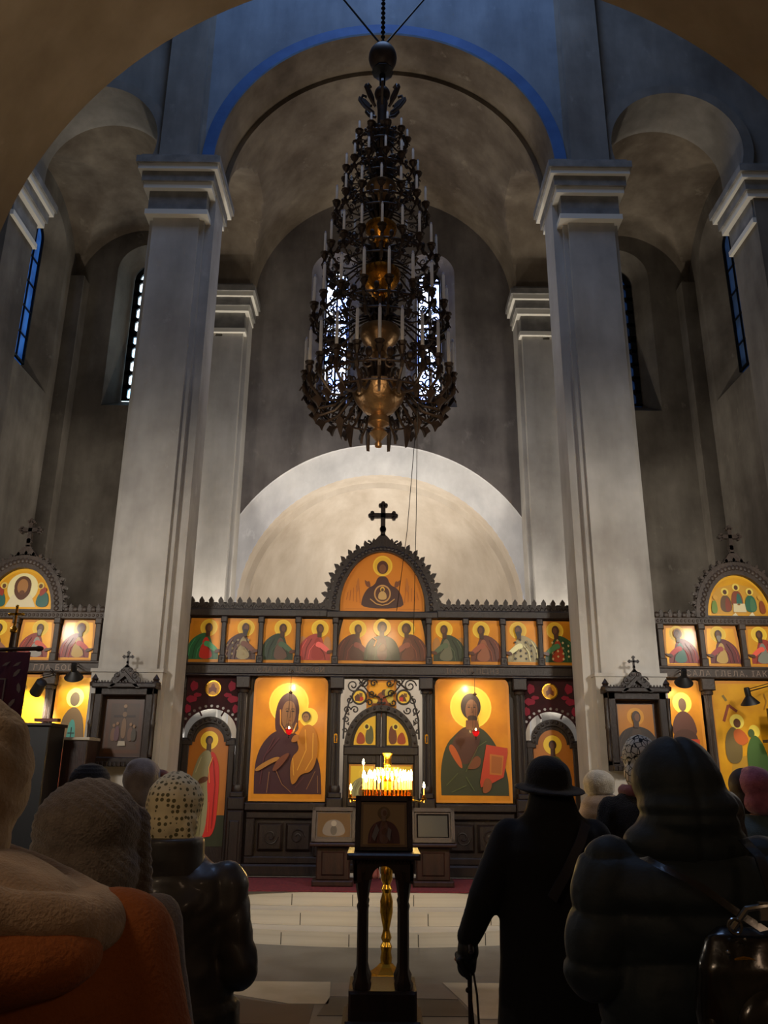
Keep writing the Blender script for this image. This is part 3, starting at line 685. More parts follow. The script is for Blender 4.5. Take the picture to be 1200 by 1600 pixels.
# openwork strip between columns and wall of the bays
# deacons' doors
for s in (-1, 1):
    cx = s*2.13
    mb = MB()                                       # veil wall with arched gap above the door
    out = [(cx-0.33, 2.7)] + [(cx-0.33, 2.0)] + arc(cx, 2.0, 0.33, 180, 0, 20, rz=0.30) + [(cx+0.33, 2.7)]
    for a, b in zip(out[1:-1], out[2:-1]): mb.prism([a, b, (b[0], 2.7), (a[0], 2.7)], 0.03, 0.07)
    for t in (62, 118): mb.tube([(cx+0.26*math.cos(math.radians(t)), 0.05, 2.0+0.24*math.sin(math.radians(t))), (cx+0.34*math.cos(math.radians(t)), 0.05, 2.0+0.32*math.sin(math.radians(t)))], 0.012)
    sb(mb, 'curtain_panel', M_VEIL)
    mb = MB()
    for k in (-1, 1):
        for dx, dz, rx, rz in ((0.24, 2.58, 0.05, 0.07), (0.26, 2.42, 0.07, 0.05), (0.3, 2.3, 0.04, 0.06), (0.19, 2.47, 0.05, 0.03)):
            mb.prism([(cx+k*dx+rx*math.cos(t*PI/5), dz+rz*math.sin(t*PI/5)*(1 if t % 2 else 0.75)) for t in range(10)], 0.022, 0.03)
    for t in range(13):
        a = math.radians(20+140*t/12); mb.prism([(cx+0.37*math.cos(a)+0.018*math.cos(q*PI/3), 2.0+0.335*math.sin(a)+0.018*math.sin(q*PI/3)) for q in range(6)], 0.018, 0.03, 1)
    sb(mb, 'embroidery', [M_ROSE, mat('silver_thread', '8a8480', 0.4, metal=0.6)], smooth=0)
    P = Paint(); P.ell(0, 0, 0.085, 0.085, 'f0b830'); P.ell(0, 0, 0.075, 0.075, 'd89824'); P.ell(0, 0.015, 0.025, 0.045, '8a4c1e')
    P.poly([(-0.045, -0.06), (-0.05, 0.0), (-0.02, 0.02), (0.02, 0.02), (0.05, 0.0), (0.045, -0.06), (0, -0.03)], '7a3c1a')
    mm = MB(); mm.prism(arc(0, 0, 0.1, 0, 354, 40), 0.002, 0.02); med = mm.build('medallion', M_BRASS, scr, loc=(cx, 0.02, 2.55-0.39)); P.build('painted_figures', med)
    mb = MB()                                       # door leaf with rounded carved head
    d_out = [(cx-0.32, 0.42), (cx-0.32, 1.95)] + arc(cx, 1.95, 0.25, 180, 0, 24) + [(cx+0.32, 1.95), (cx+0.32, 0.42)]
    mb.prism(d_out, 0.04, 0.09)
    o_ = arc(cx, 1.93, 0.275, 0, 180, 24); i_ = arc(cx, 1.93, 0.2, 180, 0, 24)
    for k in range(24): mb.prism([o_[k], o_[k+1], i_[24-k-1], i_[24-k]], 0.0, 0.05)
    for k in range(13): a = math.radians(15*k); mb.ball((cx+0.238*math.cos(a), -0.002, 1.93+0.238*math.sin(a)), (0.02, 0.01, 0.02), 8)
    for q in (-1, 1):
        mb.bbox(cx+q*0.285-0.04, cx+q*0.285+0.04, 0.0, 0.05, 0.42, 1.95, 0.01); mb.bbox(cx+q*0.27-0.06, cx+q*0.27+0.06, -0.005, 0.05, 1.86, 1.93, 0.008)
        mb.box(cx+q*0.36-0.03, cx+q*0.36+0.03, 0.0, 0.1, 0.4, 2.7)
    door = sb(mb, 'side_door')
    P = Paint()
    pts = [(-0.245, 0), (0.245, 0), (0.245, 1.2), (0.18, 1.2)] + arc(0, 1.2, 0.18, 0, 180, 18)[0:] + [(-0.245, 1.2)]
    P.poly(pts, 'b06a1c'); P.poly([(-0.245, 0), (0.245, 0), (0.245, 0.35), (-0.245, 0.35)], '2c3018')
    if s < 0:
        P.ell(0, 1.22, 0.11, 0.11, 'ffe050'); P.ell(0, 1.22, 0.1, 0.1, 'fcd63c')
        P.poly([(-0.03, 1.08), (0.03, 1.08), (0.028, 1.18), (-0.028, 1.18)], '4a3018'); P.ell(0, 1.22, 0.046, 0.054, '3c2412'); P.ell(0.008, 1.21, 0.028, 0.038, '6e4a28')
        P.poly(open_smooth([(0.0, 0.1), (0.14, 0.12), (0.16, 0.6), (0.15, 0.9), (0.09, 1.06), (0.03, 1.1), (-0.02, 0.9), (-0.02, 0.4)]), 'c4281c')
        P.poly(open_smooth([(-0.1, 0.08), (0.02, 0.1), (0.04, 0.5), (0.0, 0.75), (0.05, 1.0), (0.02, 1.1), (-0.05, 1.1), (-0.12, 1.02), (-0.17, 0.85), (-0.2, 0.7), (-0.17, 0.55), (-0.13, 0.45)]), '8c8660')
        P.poly(smooth_poly([(-0.1, 0.7), (0.0, 0.73), (0.03, 0.78), (-0.03, 0.8), (-0.1, 0.76)]), '5a3418')
        for q, cc in (([(-0.1, 0.12), (-0.12, 0.45), (-0.06, 0.68)], 'b4ac84'), ([(-0.04, 0.12), (-0.03, 0.5), (-0.05, 0.68)], '6c6646'), ([(-0.14, 0.84), (-0.08, 1.02)], 'b4ac84'), ([(0.1, 0.2), (0.11, 0.7), (0.07, 0.98)], '8c1a12'), ([(0.06, 0.16), (0.05, 0.5)], 'e0502c'), ([(0.04, 0.72), (0.02, 0.9), (0.06, 1.02)], 'e0a050')): P.line(q, 0.009, cc)
    else:
        P.ell(0, 1.2, 0.115, 0.115, 'f0c830'); P.poly([(-0.03, 1.06), (0.03, 1.06), (0.028, 1.16), (-0.028, 1.16)], '4a2c18'); P.ell(0, 1.2, 0.048, 0.056, '3a2010'); P.ell(-0.006, 1.19, 0.03, 0.04, '5c3820')
        P.poly(smooth_poly([(-0.12, 0.2), (-0.13, 0.8), (-0.08, 1.04), (0.06, 1.08), (0.14, 0.95), (0.17, 0.6), (0.15, 0.2)]), '56602e')
        P.poly(smooth_poly([(-0.1, 0.85), (-0.08, 1.02), (0.04, 1.02), (0.03, 0.8)]), 'b89468'); P.poly(smooth_poly([(-0.12, 0.6), (0.0, 0.66), (0.0, 0.82), (-0.1, 0.86)]), '8a5a34')
        P.line([(0.1, 0.9), (0.13, 0.6), (0.1, 0.3)], 0.008, 'c4b478')
    P.build('door_icon', door, loc=(cx, 0.036, 0.7))
# royal doors bay
mb = MB()
i_ = arc(0, 1.86, 0.385, 180, 0, 28, rz=0.43); o_ = arc(0, 1.86, 0.455, 0, 180, 28, rz=0.50)
for k in range(28): mb.prism([o_[k], o_[k+1], i_[28-k-1], i_[28-k]], -0.03, 0.05)
for s in (-1, 1): mb.bbox(s*0.435-0.03, s*0.435+0.03, -0.02, 0.05, 0.42, 1.88, 0.01)
for k in range(15): a = math.radians(6+12*k); mb.ball((0.42*math.cos(a), -0.032, 1.86+0.465*math.sin(a)), (0.018, 0.01, 0.018), 8)
mb.bbox(-0.46, 0.46, -0.03, 0.05, 1.76, 1.86, 0.01)
sb(mb, 'door_arch')
for s in (-1, 1):
    mb = MB(); a, b = sorted((s*0.004, s*0.41)); mb.box(a, b, 0.03, 0.07, 0.42, 1.8)
    pts = [(s*0.004, 1.78)] + [(s*x, z) for x, z in arc(0, 1.86, 0.385, 0, 90, 14, rz=0.43)]
    pts[-1] = (s*0.004, 2.29); mb.prism(pts, 0.03, 0.07)
    mb.bbox(s*0.033-0.029, s*0.033+0.029, 0.0, 0.04, 0.42, 2.27, 0.008)
    for z0, z1 in ((0.45, 0.52), (1.16, 1.25), (1.66, 1.86)): mb.bbox(a, b, 0.008, 0.04, z0, z1, 0.008)
    for z in (0.65, 0.84, 1.02): mb.tube(scroll(s*0.2, z, 0.08, 1.5, y=0.025, d=s), 0.01)
    dl = sb(mb, 'royal_door')
    P = Paint(); hs = [(0.07, 1.88)] + arc(0, 1.88, 0.34, 0, 80, 12, rz=0.37); hs = [(0.07, 1.88), (0.34, 1.88)] + [(x, z) for x, z in arc(0, 1.88, 0.34, 5, 78, 12, rz=0.36)]
    P.poly([(s*x, z) for x, z in hs], 'f0c02c')
    P.poly(smooth_poly([(s*x, z) for x, z in ((0.09, 1.89), (0.19, 1.89), (0.2, 2.0), (0.16, 2.12), (0.1, 2.1))]), '55583a' if s < 0 else '6a3020')
    P.poly(smooth_poly([(s*x, z) for x, z in ((0.2, 1.89), (0.31, 1.89), (0.3, 1.98), (0.26, 2.05), (0.2, 1.98))]), 'a43c1c')
    P.ell(s*0.18, 2.1, 0.04, 0.04, 'f6dc50'); P.ell(s*0.18, 2.1, 0.022, 0.026, '402412')
    P.build('door_icon', dl, loc=(0, 0.02, 0))
    P = Paint(); a2, b2 = sorted((s*0.07, s*0.39)); P.poly([(a2, 1.26), (b2, 1.26), (b2, 1.65), (a2, 1.65)], 'c8801c'); P.poly([(a2+.02, 1.28), (b2-.02, 1.28), (b2-.02, 1.63), (a2+.02, 1.63)], 'f4cc34')
    saint(P, s*0.23, 1.28, 0.34, -s, '8c8a60' if s < 0 else '8a5a34', '6a4a28', hand=True)
    P.build('door_icon', dl, loc=(0, 0.02, 0))
mb = MB(); add_cross(mb, 0, 2.28, 0.17, -0.01, 0.02); sb(mb, 'door_cross')
mb = MB()
for s in (-1, 1):                                    # openwork vines in the head of the bay
    for x, z, R, tr, st, d in ((0.36, 2.6, 0.08, 1.5, 0, 1), (0.22, 2.64, 0.06, 1.4, PI, -1), (0.4, 2.42, 0.05, 1.3, PI/2, 1), (0.43, 2.3, 0.045, 1.3, 0, -1), (0.44, 2.18, 0.04, 1.3, PI, 1), (0.12, 2.5, 0.05, 1.3, 0, 1), (0.1, 2.63, 0.045, 1.3, 0, -1), (0.33, 2.3, 0.05, 1.2, PI, 1), (0.45, 2.05, 0.03, 1.2, PI, 1), (0.15, 2.39, 0.045, 1.2, PI, 1)):
        mb.tube(scroll(s*x, z, R, tr, st, d*s, y=0.0), 0.009)
    mb.ring((0, 0, 0), 0.085, 0.014, 28, 6, M=Matrix.Translation((s*0.28, 0, 2.46)) @ Matrix.Rotation(PI/2, 4, 'X'))
    mb.tube([(s*0.47, 0, 1.95), (s*0.46, 0, 2.2), (s*0.4, 0, 2.42), (s*0.3, 0, 2.57), (s*0.16, 0, 2.69)], 0.012)
    mb.tube([(s*0.02, 0, 2.45), (s*0.15, 0, 2.5), (s*0.2, 0, 2.56), (s*0.3, 0, 2.69)], 0.01)
    for z in (2.0, 2.12, 2.24): leaf(mb, s*0.42, z, 0.04, 120 if s > 0 else 60, -0.01, 0.01)
mb.box(-0.47, 0.47, -0.01, 0.03, 2.68, 2.71)
sb(mb, 'openwork_vines')
for s in (-1, 1):
    P = Paint(); P.ell(0, 0, 0.075, 0.075, 'f2cc40'); P.poly([(-0.05, -0.05), (-0.06, 0.0), (-0.02, 0.04), (0.01, 0.02), (0.04, -0.055)], '5a2c1a')
    P.poly([(s*-0.005, -0.06), (s*-0.055, -0.04), (s*-0.05, 0.0), (s*-0.01, 0.0)], 'c4281c'); P.poly([(0, 0), (0.04, 0), (0.04, 0.045), (0, 0.05)], '7a5226')
    P.build('painted_medallion', scr, loc=(s*0.28, -0.005, 2.46-0.39))
for s in (-1, 1):
    mb = MB(); mb.prism([(s*0.56-0.02, 1.9), (s*0.56+0.02, 1.9), (s*0.56+0.022, 1.98)] + arc(s*0.56, 1.99, 0.022, 0, 180, 8) + [(s*0.56-0.022, 1.98)], -0.062, -0.055)
    mb.prism([(s*0.56-0.01, 1.91), (s*0.56+0.01, 1.91)] + arc(s*0.56, 1.98, 0.011, 0, 180, 8), -0.066, -0.06, 1)
    sb(mb, 'gilt_plaque', [M_BRASS, M_WOODD])

# icon above the royal doors, hanging in the openwork
def f_over(P, w, h):
    P.poly(smooth_poly([(-.17, .02), (.17, .02), (.1, .2), (0, .34), (-.1, .2)]), '8a4420'); P.poly(smooth_poly([(-.03, .1), (.0, .02), (.06, .02), (.07, .2), (.02, .3)]), 'b04c20')
    P.ell(-0.08, 0.2, .035, .035, 'f6d84c'); P.ell(0.04, 0.3, .04, .04, '502c1a'); P.poly(smooth_poly([(0.02, .3), (.12, .12), (.16, .25), (.1, .38)]), 'd8c04c')
    P.poly(smooth_poly([(-.18, 0), (-.02, 0), (-.04, .1), (-.14, .09)]), 'c0501c')
icon('icon', 0.38, 0.46, (CX, Y+0.06, 2.22), 'small gold and russet icon behind the openwork above the royal doors', f_over, ground=M_GOLD2)

# icons of the upper row
specs = [(-3, 'green cloaked', '256040', 'c02a20', {}), (-2, 'bearded bishop', '4c2c1c', 'a89460', dict(crosses='b09c64', beard='2c1a10')),
         (-1, 'dark green robed', '283a26', '5c4030', {}), (0, 'rose robed winged', 'a83c38', '94302c', dict(wings='b8764c'))]
yr = Y + 0.015
labs = ['saint in green over red, leftmost in central upper row', 'bishop in brown and cream, second from left in central upper row',
        'saint in dark green and brown, third from left in central upper row', 'rose red robed angel just left of the wide three-figure icon',
        'grey green robed angel just right of the wide three-figure icon', 'brown cloaked saint, third from right in central upper row',
        'bishop in black and cream pattern, second from right in central upper row', 'saint in green and flowered red, rightmost in central upper row']
def mk(robe, inner, d, **k): return lambda P, w, h: saint(P, -d*0.01, 0.045, h*0.92, d, robe, inner, **k)
fns = [mk('2a6a40', 'cc2c20', 1), mk('4a281c', 'a8986c', 1, crosses='a8946a', beard='2c1a10'), mk('2a3c28', '64483a', 1), mk('b04440', 'a03430', 1, wings='c08858'),
       mk('34402c', '6c6c54', -1, wings='b8803c'), mk('6c3620', 'a0603c', -1), mk('b0a478', 'c0b488', -1, crosses='241a14', beard='241a14'), mk('2c5230', 'b8401c', -1, crosses='e0c88c')]
XI = [-2.274, -1.796, -1.318, -0.84, 0.84, 1.318, 1.796, 2.274]
for x, l, fn in zip(XI, labs, fns):
    icon('icon', 0.44, 0.575, (CX+x, yr, 2.868), 'gold icon of ' + l, fn, 'barrel', group='small icons in the upper row')
def f_deisis(P, w, h):
    saint(P, -0.36, 0.045, h*0.92, 1, '501c18', '441814'); saint(P, 0.36, 0.045, h*0.92, -1, '5c2c1c', '6c3824', hair='3a2010')
    saint(P, 0.0, 0.045, h*0.95, 1, '22301e', '4c1c16', front=True, hair='2c180e'); P.line([(-0.1, 0.22), (-0.07, 0.3), (-0.13, 0.34)], 0.018, 'd0903c')
icon('icon', 1.12, 0.575, (CX, yr, 2.868), 'wide gold icon of three haloed half figures in the middle of the upper row', f_deisis, 'barrel')
def f_apex(P, w, h):
    P.poly([(-w*0.44, 0.06), (w*0.44, 0.06), (w*0.44, 0.065), (-w*0.44, 0.065)], '9c5a14')
    P.ell(0, 0.64, 0.13, 0.14, 'f2c838'); P.ell(0, 0.64, 0.11, 0.12, 'e8b62c')
    P.poly(smooth_poly([(-0.28, 0.07), (-0.27, 0.2), (-0.2, 0.34), (-0.1, 0.38), (-0.06, 0.5), (0.06, 0.5), (0.1, 0.38), (0.2, 0.34), (0.27, 0.2), (0.28, 0.07)]), '3c1418')
    P.ell(0, 0.62, 0.075, 0.09, '4c1c14'); P.ell(0, 0.60, 0.045, 0.06, '7a4828')
    for s in (-1, 1):
        P.poly(smooth_poly([(s*0.15, 0.34), (s*0.22, 0.36), (s*0.24, 0.46), (s*0.2, 0.42), (s*0.17, 0.44)]), '743c1c')
        for k in range(5): P.line([(s*(0.31+0.035*k), 0.4-0.03*k), (s*(0.29+0.045*k), 0.14+0.01*k)], 0.008, 'a85c18')
        P.poly(smooth_poly([(s*0.3, 0.32), (s*0.35, 0.26), (s*0.34, 0.42), (s*0.31, 0.5)]), 'b86c20')
    P.ell(0, 0.26, 0.11, 0.12, 'c89454'); P.ell(0, 0.26, 0.092, 0.1, '4c2016'); P.ell(0, 0.32, 0.03, 0.034, 'e0b040'); P.ell(0, 0.31, 0.018, 0.024, '50301c')
    P.poly(smooth_poly([(-0.06, 0.18), (-0.05, 0.27), (0, 0.3), (0.05, 0.27), (0.06, 0.18)]), 'c8a060')
    P.line([(-0.16, 0.19), (-0.08, 0.125), (0.0, 0.105), (0.08, 0.125), (0.16, 0.19)], 0.014, 'c89454')
icon('icon', 1.1, 0.86, (CX, yr, 3.52), 'half-round gold icon of a figure with raised hands under the central cross', f_apex, 'half', border=0.02, ground=mat('gold_ground_orange', 'cf7d18', 0.4, metal=0.15, coat=0.4))
# great icons of the lower row
def f_left(P, w, h):
    P.ell(-0.02, 1.16, 0.25, 0.25, 'ffe050'); P.ell(-0.02, 1.16, 0.23, 0.23, 'ffd844')
    P.ell(0.235, 0.99, 0.115, 0.115, 'f6d84a')
    P.poly(open_smooth([(-0.40, 0.085), (-0.41, 0.4), (-0.36, 0.62), (-0.24, 0.78), (-0.12, 0.84), (0.1, 0.8), (0.3, 0.6), (0.4, 0.42), (0.42, 0.085)]), '3c1620')
    P.poly(smooth_poly([(-0.16, 0.76), (-0.19, 0.98), (-0.15, 1.2), (-0.04, 1.3), (0.07, 1.26), (0.12, 1.1), (0.1, 0.95), (0.12, 0.8)]), '40181c')
    P.poly(smooth_poly([(-0.08, 0.86), (-0.11, 1.02), (-0.08, 1.16), (-0.01, 1.2), (0.06, 1.15), (0.075, 1.02), (0.05, 0.92), (0.0, 0.87)]), '7c5634')
    P.poly(smooth_poly([(-0.07, 0.8), (-0.05, 0.92), (0.03, 0.92), (0.06, 0.8)]), '64422a')
    for ex in (-0.035, 0.035): P.ell(ex, 1.06, 0.018, 0.008, '24140c'); P.line([(ex-0.022, 1.085), (ex, 1.095), (ex+0.022, 1.085)], 0.006, '3a2414')
    P.line([(0.004, 1.07), (0.01, 0.99), (-0.004, 0.985)], 0.007, '4a2e1a'); P.line([(-0.014, 0.95), (0.018, 0.95)], 0.008, '6c2c20')
    P.line([(-0.12, 1.08), (-0.11, 0.9), (-0.04, 0.8), (0.05, 0.8), (0.09, 0.92)], 0.016, 'c08434')
    for q in ([(-0.33, 0.2), (-0.3, 0.5), (-0.18, 0.74)], [(-0.26, 0.56), (-0.12, 0.74)], [(0.1, 0.16), (0.2, 0.28)]): P.line(q, 0.008, '5c2830')
    P.ell(0.205, 1.0, 0.055, 0.06, '3c2414'); P.ell(0.2, 0.985, 0.042, 0.052, '84603c')
    for ex in (0.185, 0.215): P.ell(ex, 0.995, 0.008, 0.004, '24140c')
    P.poly(smooth_poly([(0.12, 0.78), (0.18, 0.9), (0.29, 0.9), (0.36, 0.74), (0.36, 0.52), (0.3, 0.34), (0.16, 0.32), (0.1, 0.2), (0.04, 0.2), (0.03, 0.5), (0.14, 0.6), (0.1, 0.7)]), 'b07018')
    P.poly(smooth_poly([(0.02, 0.68), (0.12, 0.7), (0.14, 0.78), (0.06, 0.78)]), 'a06424')
    for a in ([(0.2, 0.84), (0.22, 0.6), (0.12, 0.36)], [(0.3, 0.8), (0.3, 0.5), (0.22, 0.36)], [(0.06, 0.5), (0.08, 0.3)]): P.line(a, 0.012, 'd89c34')
    P.poly(smooth_poly([(-0.4, 0.38), (-0.2, 0.5), (-0.1, 0.52), (-0.1, 0.48), (-0.2, 0.44), (-0.38, 0.33)]), 'a8742c')
    P.poly(smooth_poly([(-0.2, 0.34), (-0.12, 0.5), (0.02, 0.58), (0.0, 0.5), (-0.12, 0.36)]), '6c3820')
    for a in ([(-0.24, 0.1), (-0.22, 0.34)], [(-0.14, 0.36), (-0.06, 0.2), (0.06, 0.1)], [(0.34, 0.35), (0.24, 0.14)], [(0.38, 0.1), (0.37, 0.3)]): P.line(a, 0.006, '94683c')
icon('icon', 0.93, 1.49, (CX-1.14, Y-0.005, 1.215), 'large glossy icon of a woman in maroon robe holding a golden robed child', f_left, 'tall', border=0.03, depth=0.05)
def f_right(P, w, h):
    P.ell(-0.02, 1.13, 0.26, 0.26, 'ffe050'); P.ell(-0.02, 1.13, 0.24, 0.24, 'ffd844')
    P.poly(open_smooth([(-0.4, 0.085), (-0.41, 0.4), (-0.34, 0.68), (-0.2, 0.82), (-0.1, 0.9), (0.08, 0.9), (0.22, 0.78), (0.34, 0.56), (0.42, 0.3), (0.42, 0.085)]), '34381e')
    P.poly(smooth_poly([(-0.3, 0.6), (-0.2, 0.82), (-0.08, 0.9), (0.06, 0.9), (0.1, 0.74), (0.0, 0.5), (-0.12, 0.42)]), '4c2a1c')
    P.poly(smooth_poly([(-0.32, 0.64), (-0.26, 0.7), (-0.16, 0.52), (-0.13, 0.38), (-0.2, 0.44)]), 'b4541c')
    P.ell(-0.02, 1.14, 0.125, 0.16, '2e190e'); P.ell(-0.01, 1.09, 0.078, 0.135, '7c5232'); P.poly(smooth_poly([(-0.08, 1.03), (0.07, 1.03), (0.04, 0.92), (-0.04, 0.92)]), '301c10')
    for s in (-1, 1): P.ell(-0.01+s*0.035, 1.13, 0.018, 0.008, '1c100a'); P.line([(-0.01+s*0.035-0.02, 1.155), (-0.01+s*0.035+0.02, 1.155)], 0.007, '2c1a10')
    P.line([(-0.01, 1.13), (0.0, 1.065), (-0.012, 1.06)], 0.008, '4a2e1a')
    P.poly([(-0.085, 0.97), (0.06, 0.97), (0.08, 0.86), (-0.09, 0.86)], '6c4022')
    P.poly([(0.16, 0.68), (0.42, 0.64), (0.42, 0.58), (0.36, 0.3), (0.2, 0.22), (0.08, 0.18), (0.07, 0.24)], 'b83c1c')
    P.poly([(0.2, 0.57), (0.37, 0.55), (0.34, 0.32), (0.19, 0.33)], 'b86c24'); P.poly([(0.22, 0.55), (0.35, 0.53), (0.33, 0.34), (0.21, 0.35)], 'a05a20')
    P.poly(smooth_poly([(-0.1, 0.38), (0.06, 0.4), (0.1, 0.5), (0.04, 0.56), (-0.04, 0.48)]), '74401e'); P.poly(smooth_poly([(0.1, 0.1), (0.2, 0.14), (0.22, 0.26), (0.14, 0.3), (0.1, 0.2)]), '8c4a20')
    for a in ([(-0.34, 0.2), (-0.2, 0.34)], [(-0.1, 0.36), (0.06, 0.66), (0.16, 0.72)], [(0.0, 0.14), (-0.1, 0.3)], [(-0.28, 0.12), (-0.1, 0.2)]): P.line(a, 0.006, '5c6838')
icon('icon', 0.93, 1.49, (CX+1.14, Y-0.005, 1.215), 'large glossy icon of a bearded man in green cloak holding a red book', f_right, 'tall', border=0.03, depth=0.05)

# red glass oil lamps hanging before the two great icons
M_RED = mat('red_lamp_glass', '8c0a10', 0.1, coat=1.0, emit='c00c10', es=0.6)
for s, l in ((-1, 'small hanging red glass oil lamp before the icon of woman with child'), (1, 'small hanging red glass oil lamp before the icon of man with book')):
    r = empty('oil_lamp', (CX + s*1.14 + (0.0 if s > 0 else 0.03), Y-0.32, 2.03), l, 'oil lamp', group='red glass oil lamps before the great icons')
    MB().lathe([(0.012, -0.05), (0.03, -0.035), (0.045, 0.0), (0.045, 0.02), (0.04, 0.02), (0.03, -0.01), (0.0, -0.02)], n=20).build('glass_cup', M_RED, r)
    mb = MB(); mb.ring((0, 0, 0.012), 0.047, 0.005, 24); mb.lathe([(0.0, -0.09), (0.01, -0.08), (0.005, -0.065), (0.014, -0.05), (0.0, -0.045)], n=12); mb.build('metal_holder', M_BRONZE, r)
    mb = MB()
    for k in range(3): a = 2*PI*k/3+0.4; mb.tube([(0.047*math.cos(a), 0.047*math.sin(a), 0.015), (0.012*math.cos(a), 0.012*math.sin(a), 0.44)], 0.0022, 5)
    mb.lathe([(0.0, 0.43), (0.022, 0.44), (0.026, 0.45), (0.012, 0.46), (0.0, 0.48)], n=12); mb.tube([(0, 0, 0.46), (0, 0, 0.72)], 0.003, 5); mb.tube([(0, 0, 0.72), (0, 0.24, 0.72)], 0.006, 6)
    mb.build('chain', M_BRONZE, r)
    MB().ball((0, 0, 0.03), (0.008, 0.008, 0.016), 8).build('flame', M_FLAME, r)

# ------------------------------------------------------------------ side screens
def side_screen(s):
    root = empty('icon_screen', (s*4.53, Y-0.02, 0.39), ('grey brown carved icon screen in the left aisle' if s < 0 else 'grey brown carved icon screen in the right aisle') + ', topped by a small cross', 'icon screen')
    ac = s*0.14                                      # arch centre
    def b(mb, name, m=None, **k): return mb.build(name, m or M_WOODW, root, loc=(0, 0, -0.39), **k)
    mb = MB(); mb.bbox(-1.18, 1.18, -0.06, 0.14, 2.72, 2.86, 0.015); mb.bbox(-1.19, 1.19, -0.08, 0.14, 2.84, 2.87, 0.008); b(mb, 'lower_beam')
    mb = MB(); text_mesh(mb, 'ОСАЛА ГЛЕЛА, ІАКѠЖЕ' if s > 0 else 'ІАКОЖЕ ГЛА БОЦЕ', -0.05 if s > 0 else 0.2, -0.06, 2.75, 0.095, 0, 1.3); b(mb, 'carved_inscription', M_WOODWL, smooth=0)
    mb = MB(); mb.bbox(-1.18, 1.18, -0.05, 0.12, 3.40, 3.5, 0.012); mb.box(-1.18, 1.18, 0.04, 0.1, 2.86, 3.42)
    for k in range(44): mb.ball((-1.1+2.2*k/43, -0.052, 3.45), (0.018, 0.008, 0.022), 6)
    b(mb, 'upper_beam')
    for k in range(5):
        x = s*(-0.925 + 0.53*k); mb = MB(); mb.bbox(x-0.035, x+0.035, -0.05, 0.08, 2.86, 3.42, 0.008); mb.bbox(x-0.045, x+0.045, -0.07, 0.08, 2.86, 2.97, 0.01); mb.bbox(x-0.045, x+0.045, -0.065, 0.08, 3.34, 3.42, 0.01); b(mb, 'pilaster')
    mb = MB(); mb.box(-1.18, 1.18, -0.02, 0.06, 3.48, 3.53)
    for k in range(20):
        x = -1.12 + 0.118*k
        if abs(x-ac) > 0.52: leaf(mb, x, 3.52, 0.085, 90, -0.03, 0.03); mb.ball((x+0.06, -0.02, 3.53), (0.04, 0.03, 0.045), 8)
    b(mb, 'leaf_cresting')
    mb = MB(); o_ = arc(ac, 3.5, 0.58, 0, 180, 32, rz=0.74); i_ = arc(ac, 3.49, 0.43, 180, 0, 32, rz=0.58)
    for k in range(32): mb.prism([o_[k], o_[k+1], i_[32-k-1], i_[32-k]], -0.06, 0.08)
    for k in range(19): a = 5+170*k/18; leaf(mb, ac+0.56*math.cos(math.radians(a)), 3.5+0.72*math.sin(math.radians(a)), 0.085, a, -0.05, 0.04)
    for k in range(30): a = math.radians(6*k+3); mb.ball((ac+0.5*math.cos(a), -0.06, 3.5+0.66*math.sin(a)), (0.035, 0.014, 0.035), 8)
    mb.prism([(ac-0.16, 4.2), (ac+0.16, 4.2), (ac+0.05, 4.36), (ac-0.05, 4.36)], -0.05, 0.05)
    b(mb, 'gable')
    mb = MB(); add_cross(mb, ac, 4.3, 0.46, -0.03, 0.03); b(mb, 'cross')
    for x in (-1.08, -0.4, 0.68, 1.08): b(fluted_column(s*x, -0.02, 1.12, 2.72, 0.05), 'column')
    mb = MB(); mb.bbox(-1.18, 1.18, -0.05, 0.12, 1.08, 1.18, 0.012); mb.bbox(-1.18, 1.18, 0.0, 0.12, 0.4, 1.1, 0.01); mb.box(-1.18, 1.18, 0.08, 0.12, 1.1, 2.75)
    for k in range(5): mb.bbox(-1.1+0.45*k, -0.72+0.45*k, -0.02, 0.05, 0.5, 1.0, 0.02)
    b(mb, 'lower_panel')
    return root
side_screen(-1); side_screen(1)
ys = Y - 0.01
SX = lambda s, x: s*(4.53 + x)
def f_mand(P, w, h):
    P.ell(0.0, 0.33, 0.2, 0.2, 'f0e4a8'); P.poly(smooth_poly([(-0.2, 0.08), (-0.1, 0.26), (0.1, 0.26), (0.2, 0.08)]), 'e0d2a8'); P.poly([(-0.2, 0.08), (0.2, 0.08), (0.12, 0.24), (-0.12, 0.24)], 'e6d8ae')
    P.ell(0, 0.36, 0.11, 0.13, '5c3418'); P.poly(smooth_poly([(-0.11, 0.36), (-0.1, 0.24), (0, 0.15), (0.1, 0.24), (0.11, 0.36)]), '5c3418'); P.ell(0, 0.35, 0.07, 0.1, 'a8743c')
    P.ell(0.0, 0.27, 0.035, 0.03, '6a4020')
    for s in (-1, 1):
        P.poly(smooth_poly([(s*0.2, 0.08), (s*0.37, 0.08), (s*0.35, 0.26), (s*0.26, 0.3), (s*0.2, 0.2)]), '2c6458'); P.poly(smooth_poly([(s*0.24, 0.2), (s*0.34, 0.3), (s*0.28, 0.36), (s*0.23, 0.3)]), '9c3824'); P.ell(s*0.24, 0.36, 0.045, 0.045, 'e8c860'); P.ell(s*0.24, 0.355, 0.025, 0.03, '6a4424')
icon('icon', 0.86, 0.6, (SX(-1, 0.14), ys, 3.48), 'half-round yellow icon of a bearded face on white cloth in the left aisle gable', f_mand, 'half', ground=M_GOLD2, border=0.045, edge=mat('icon_border_yellow', 'f0b420', 0.4, coat=0.4))
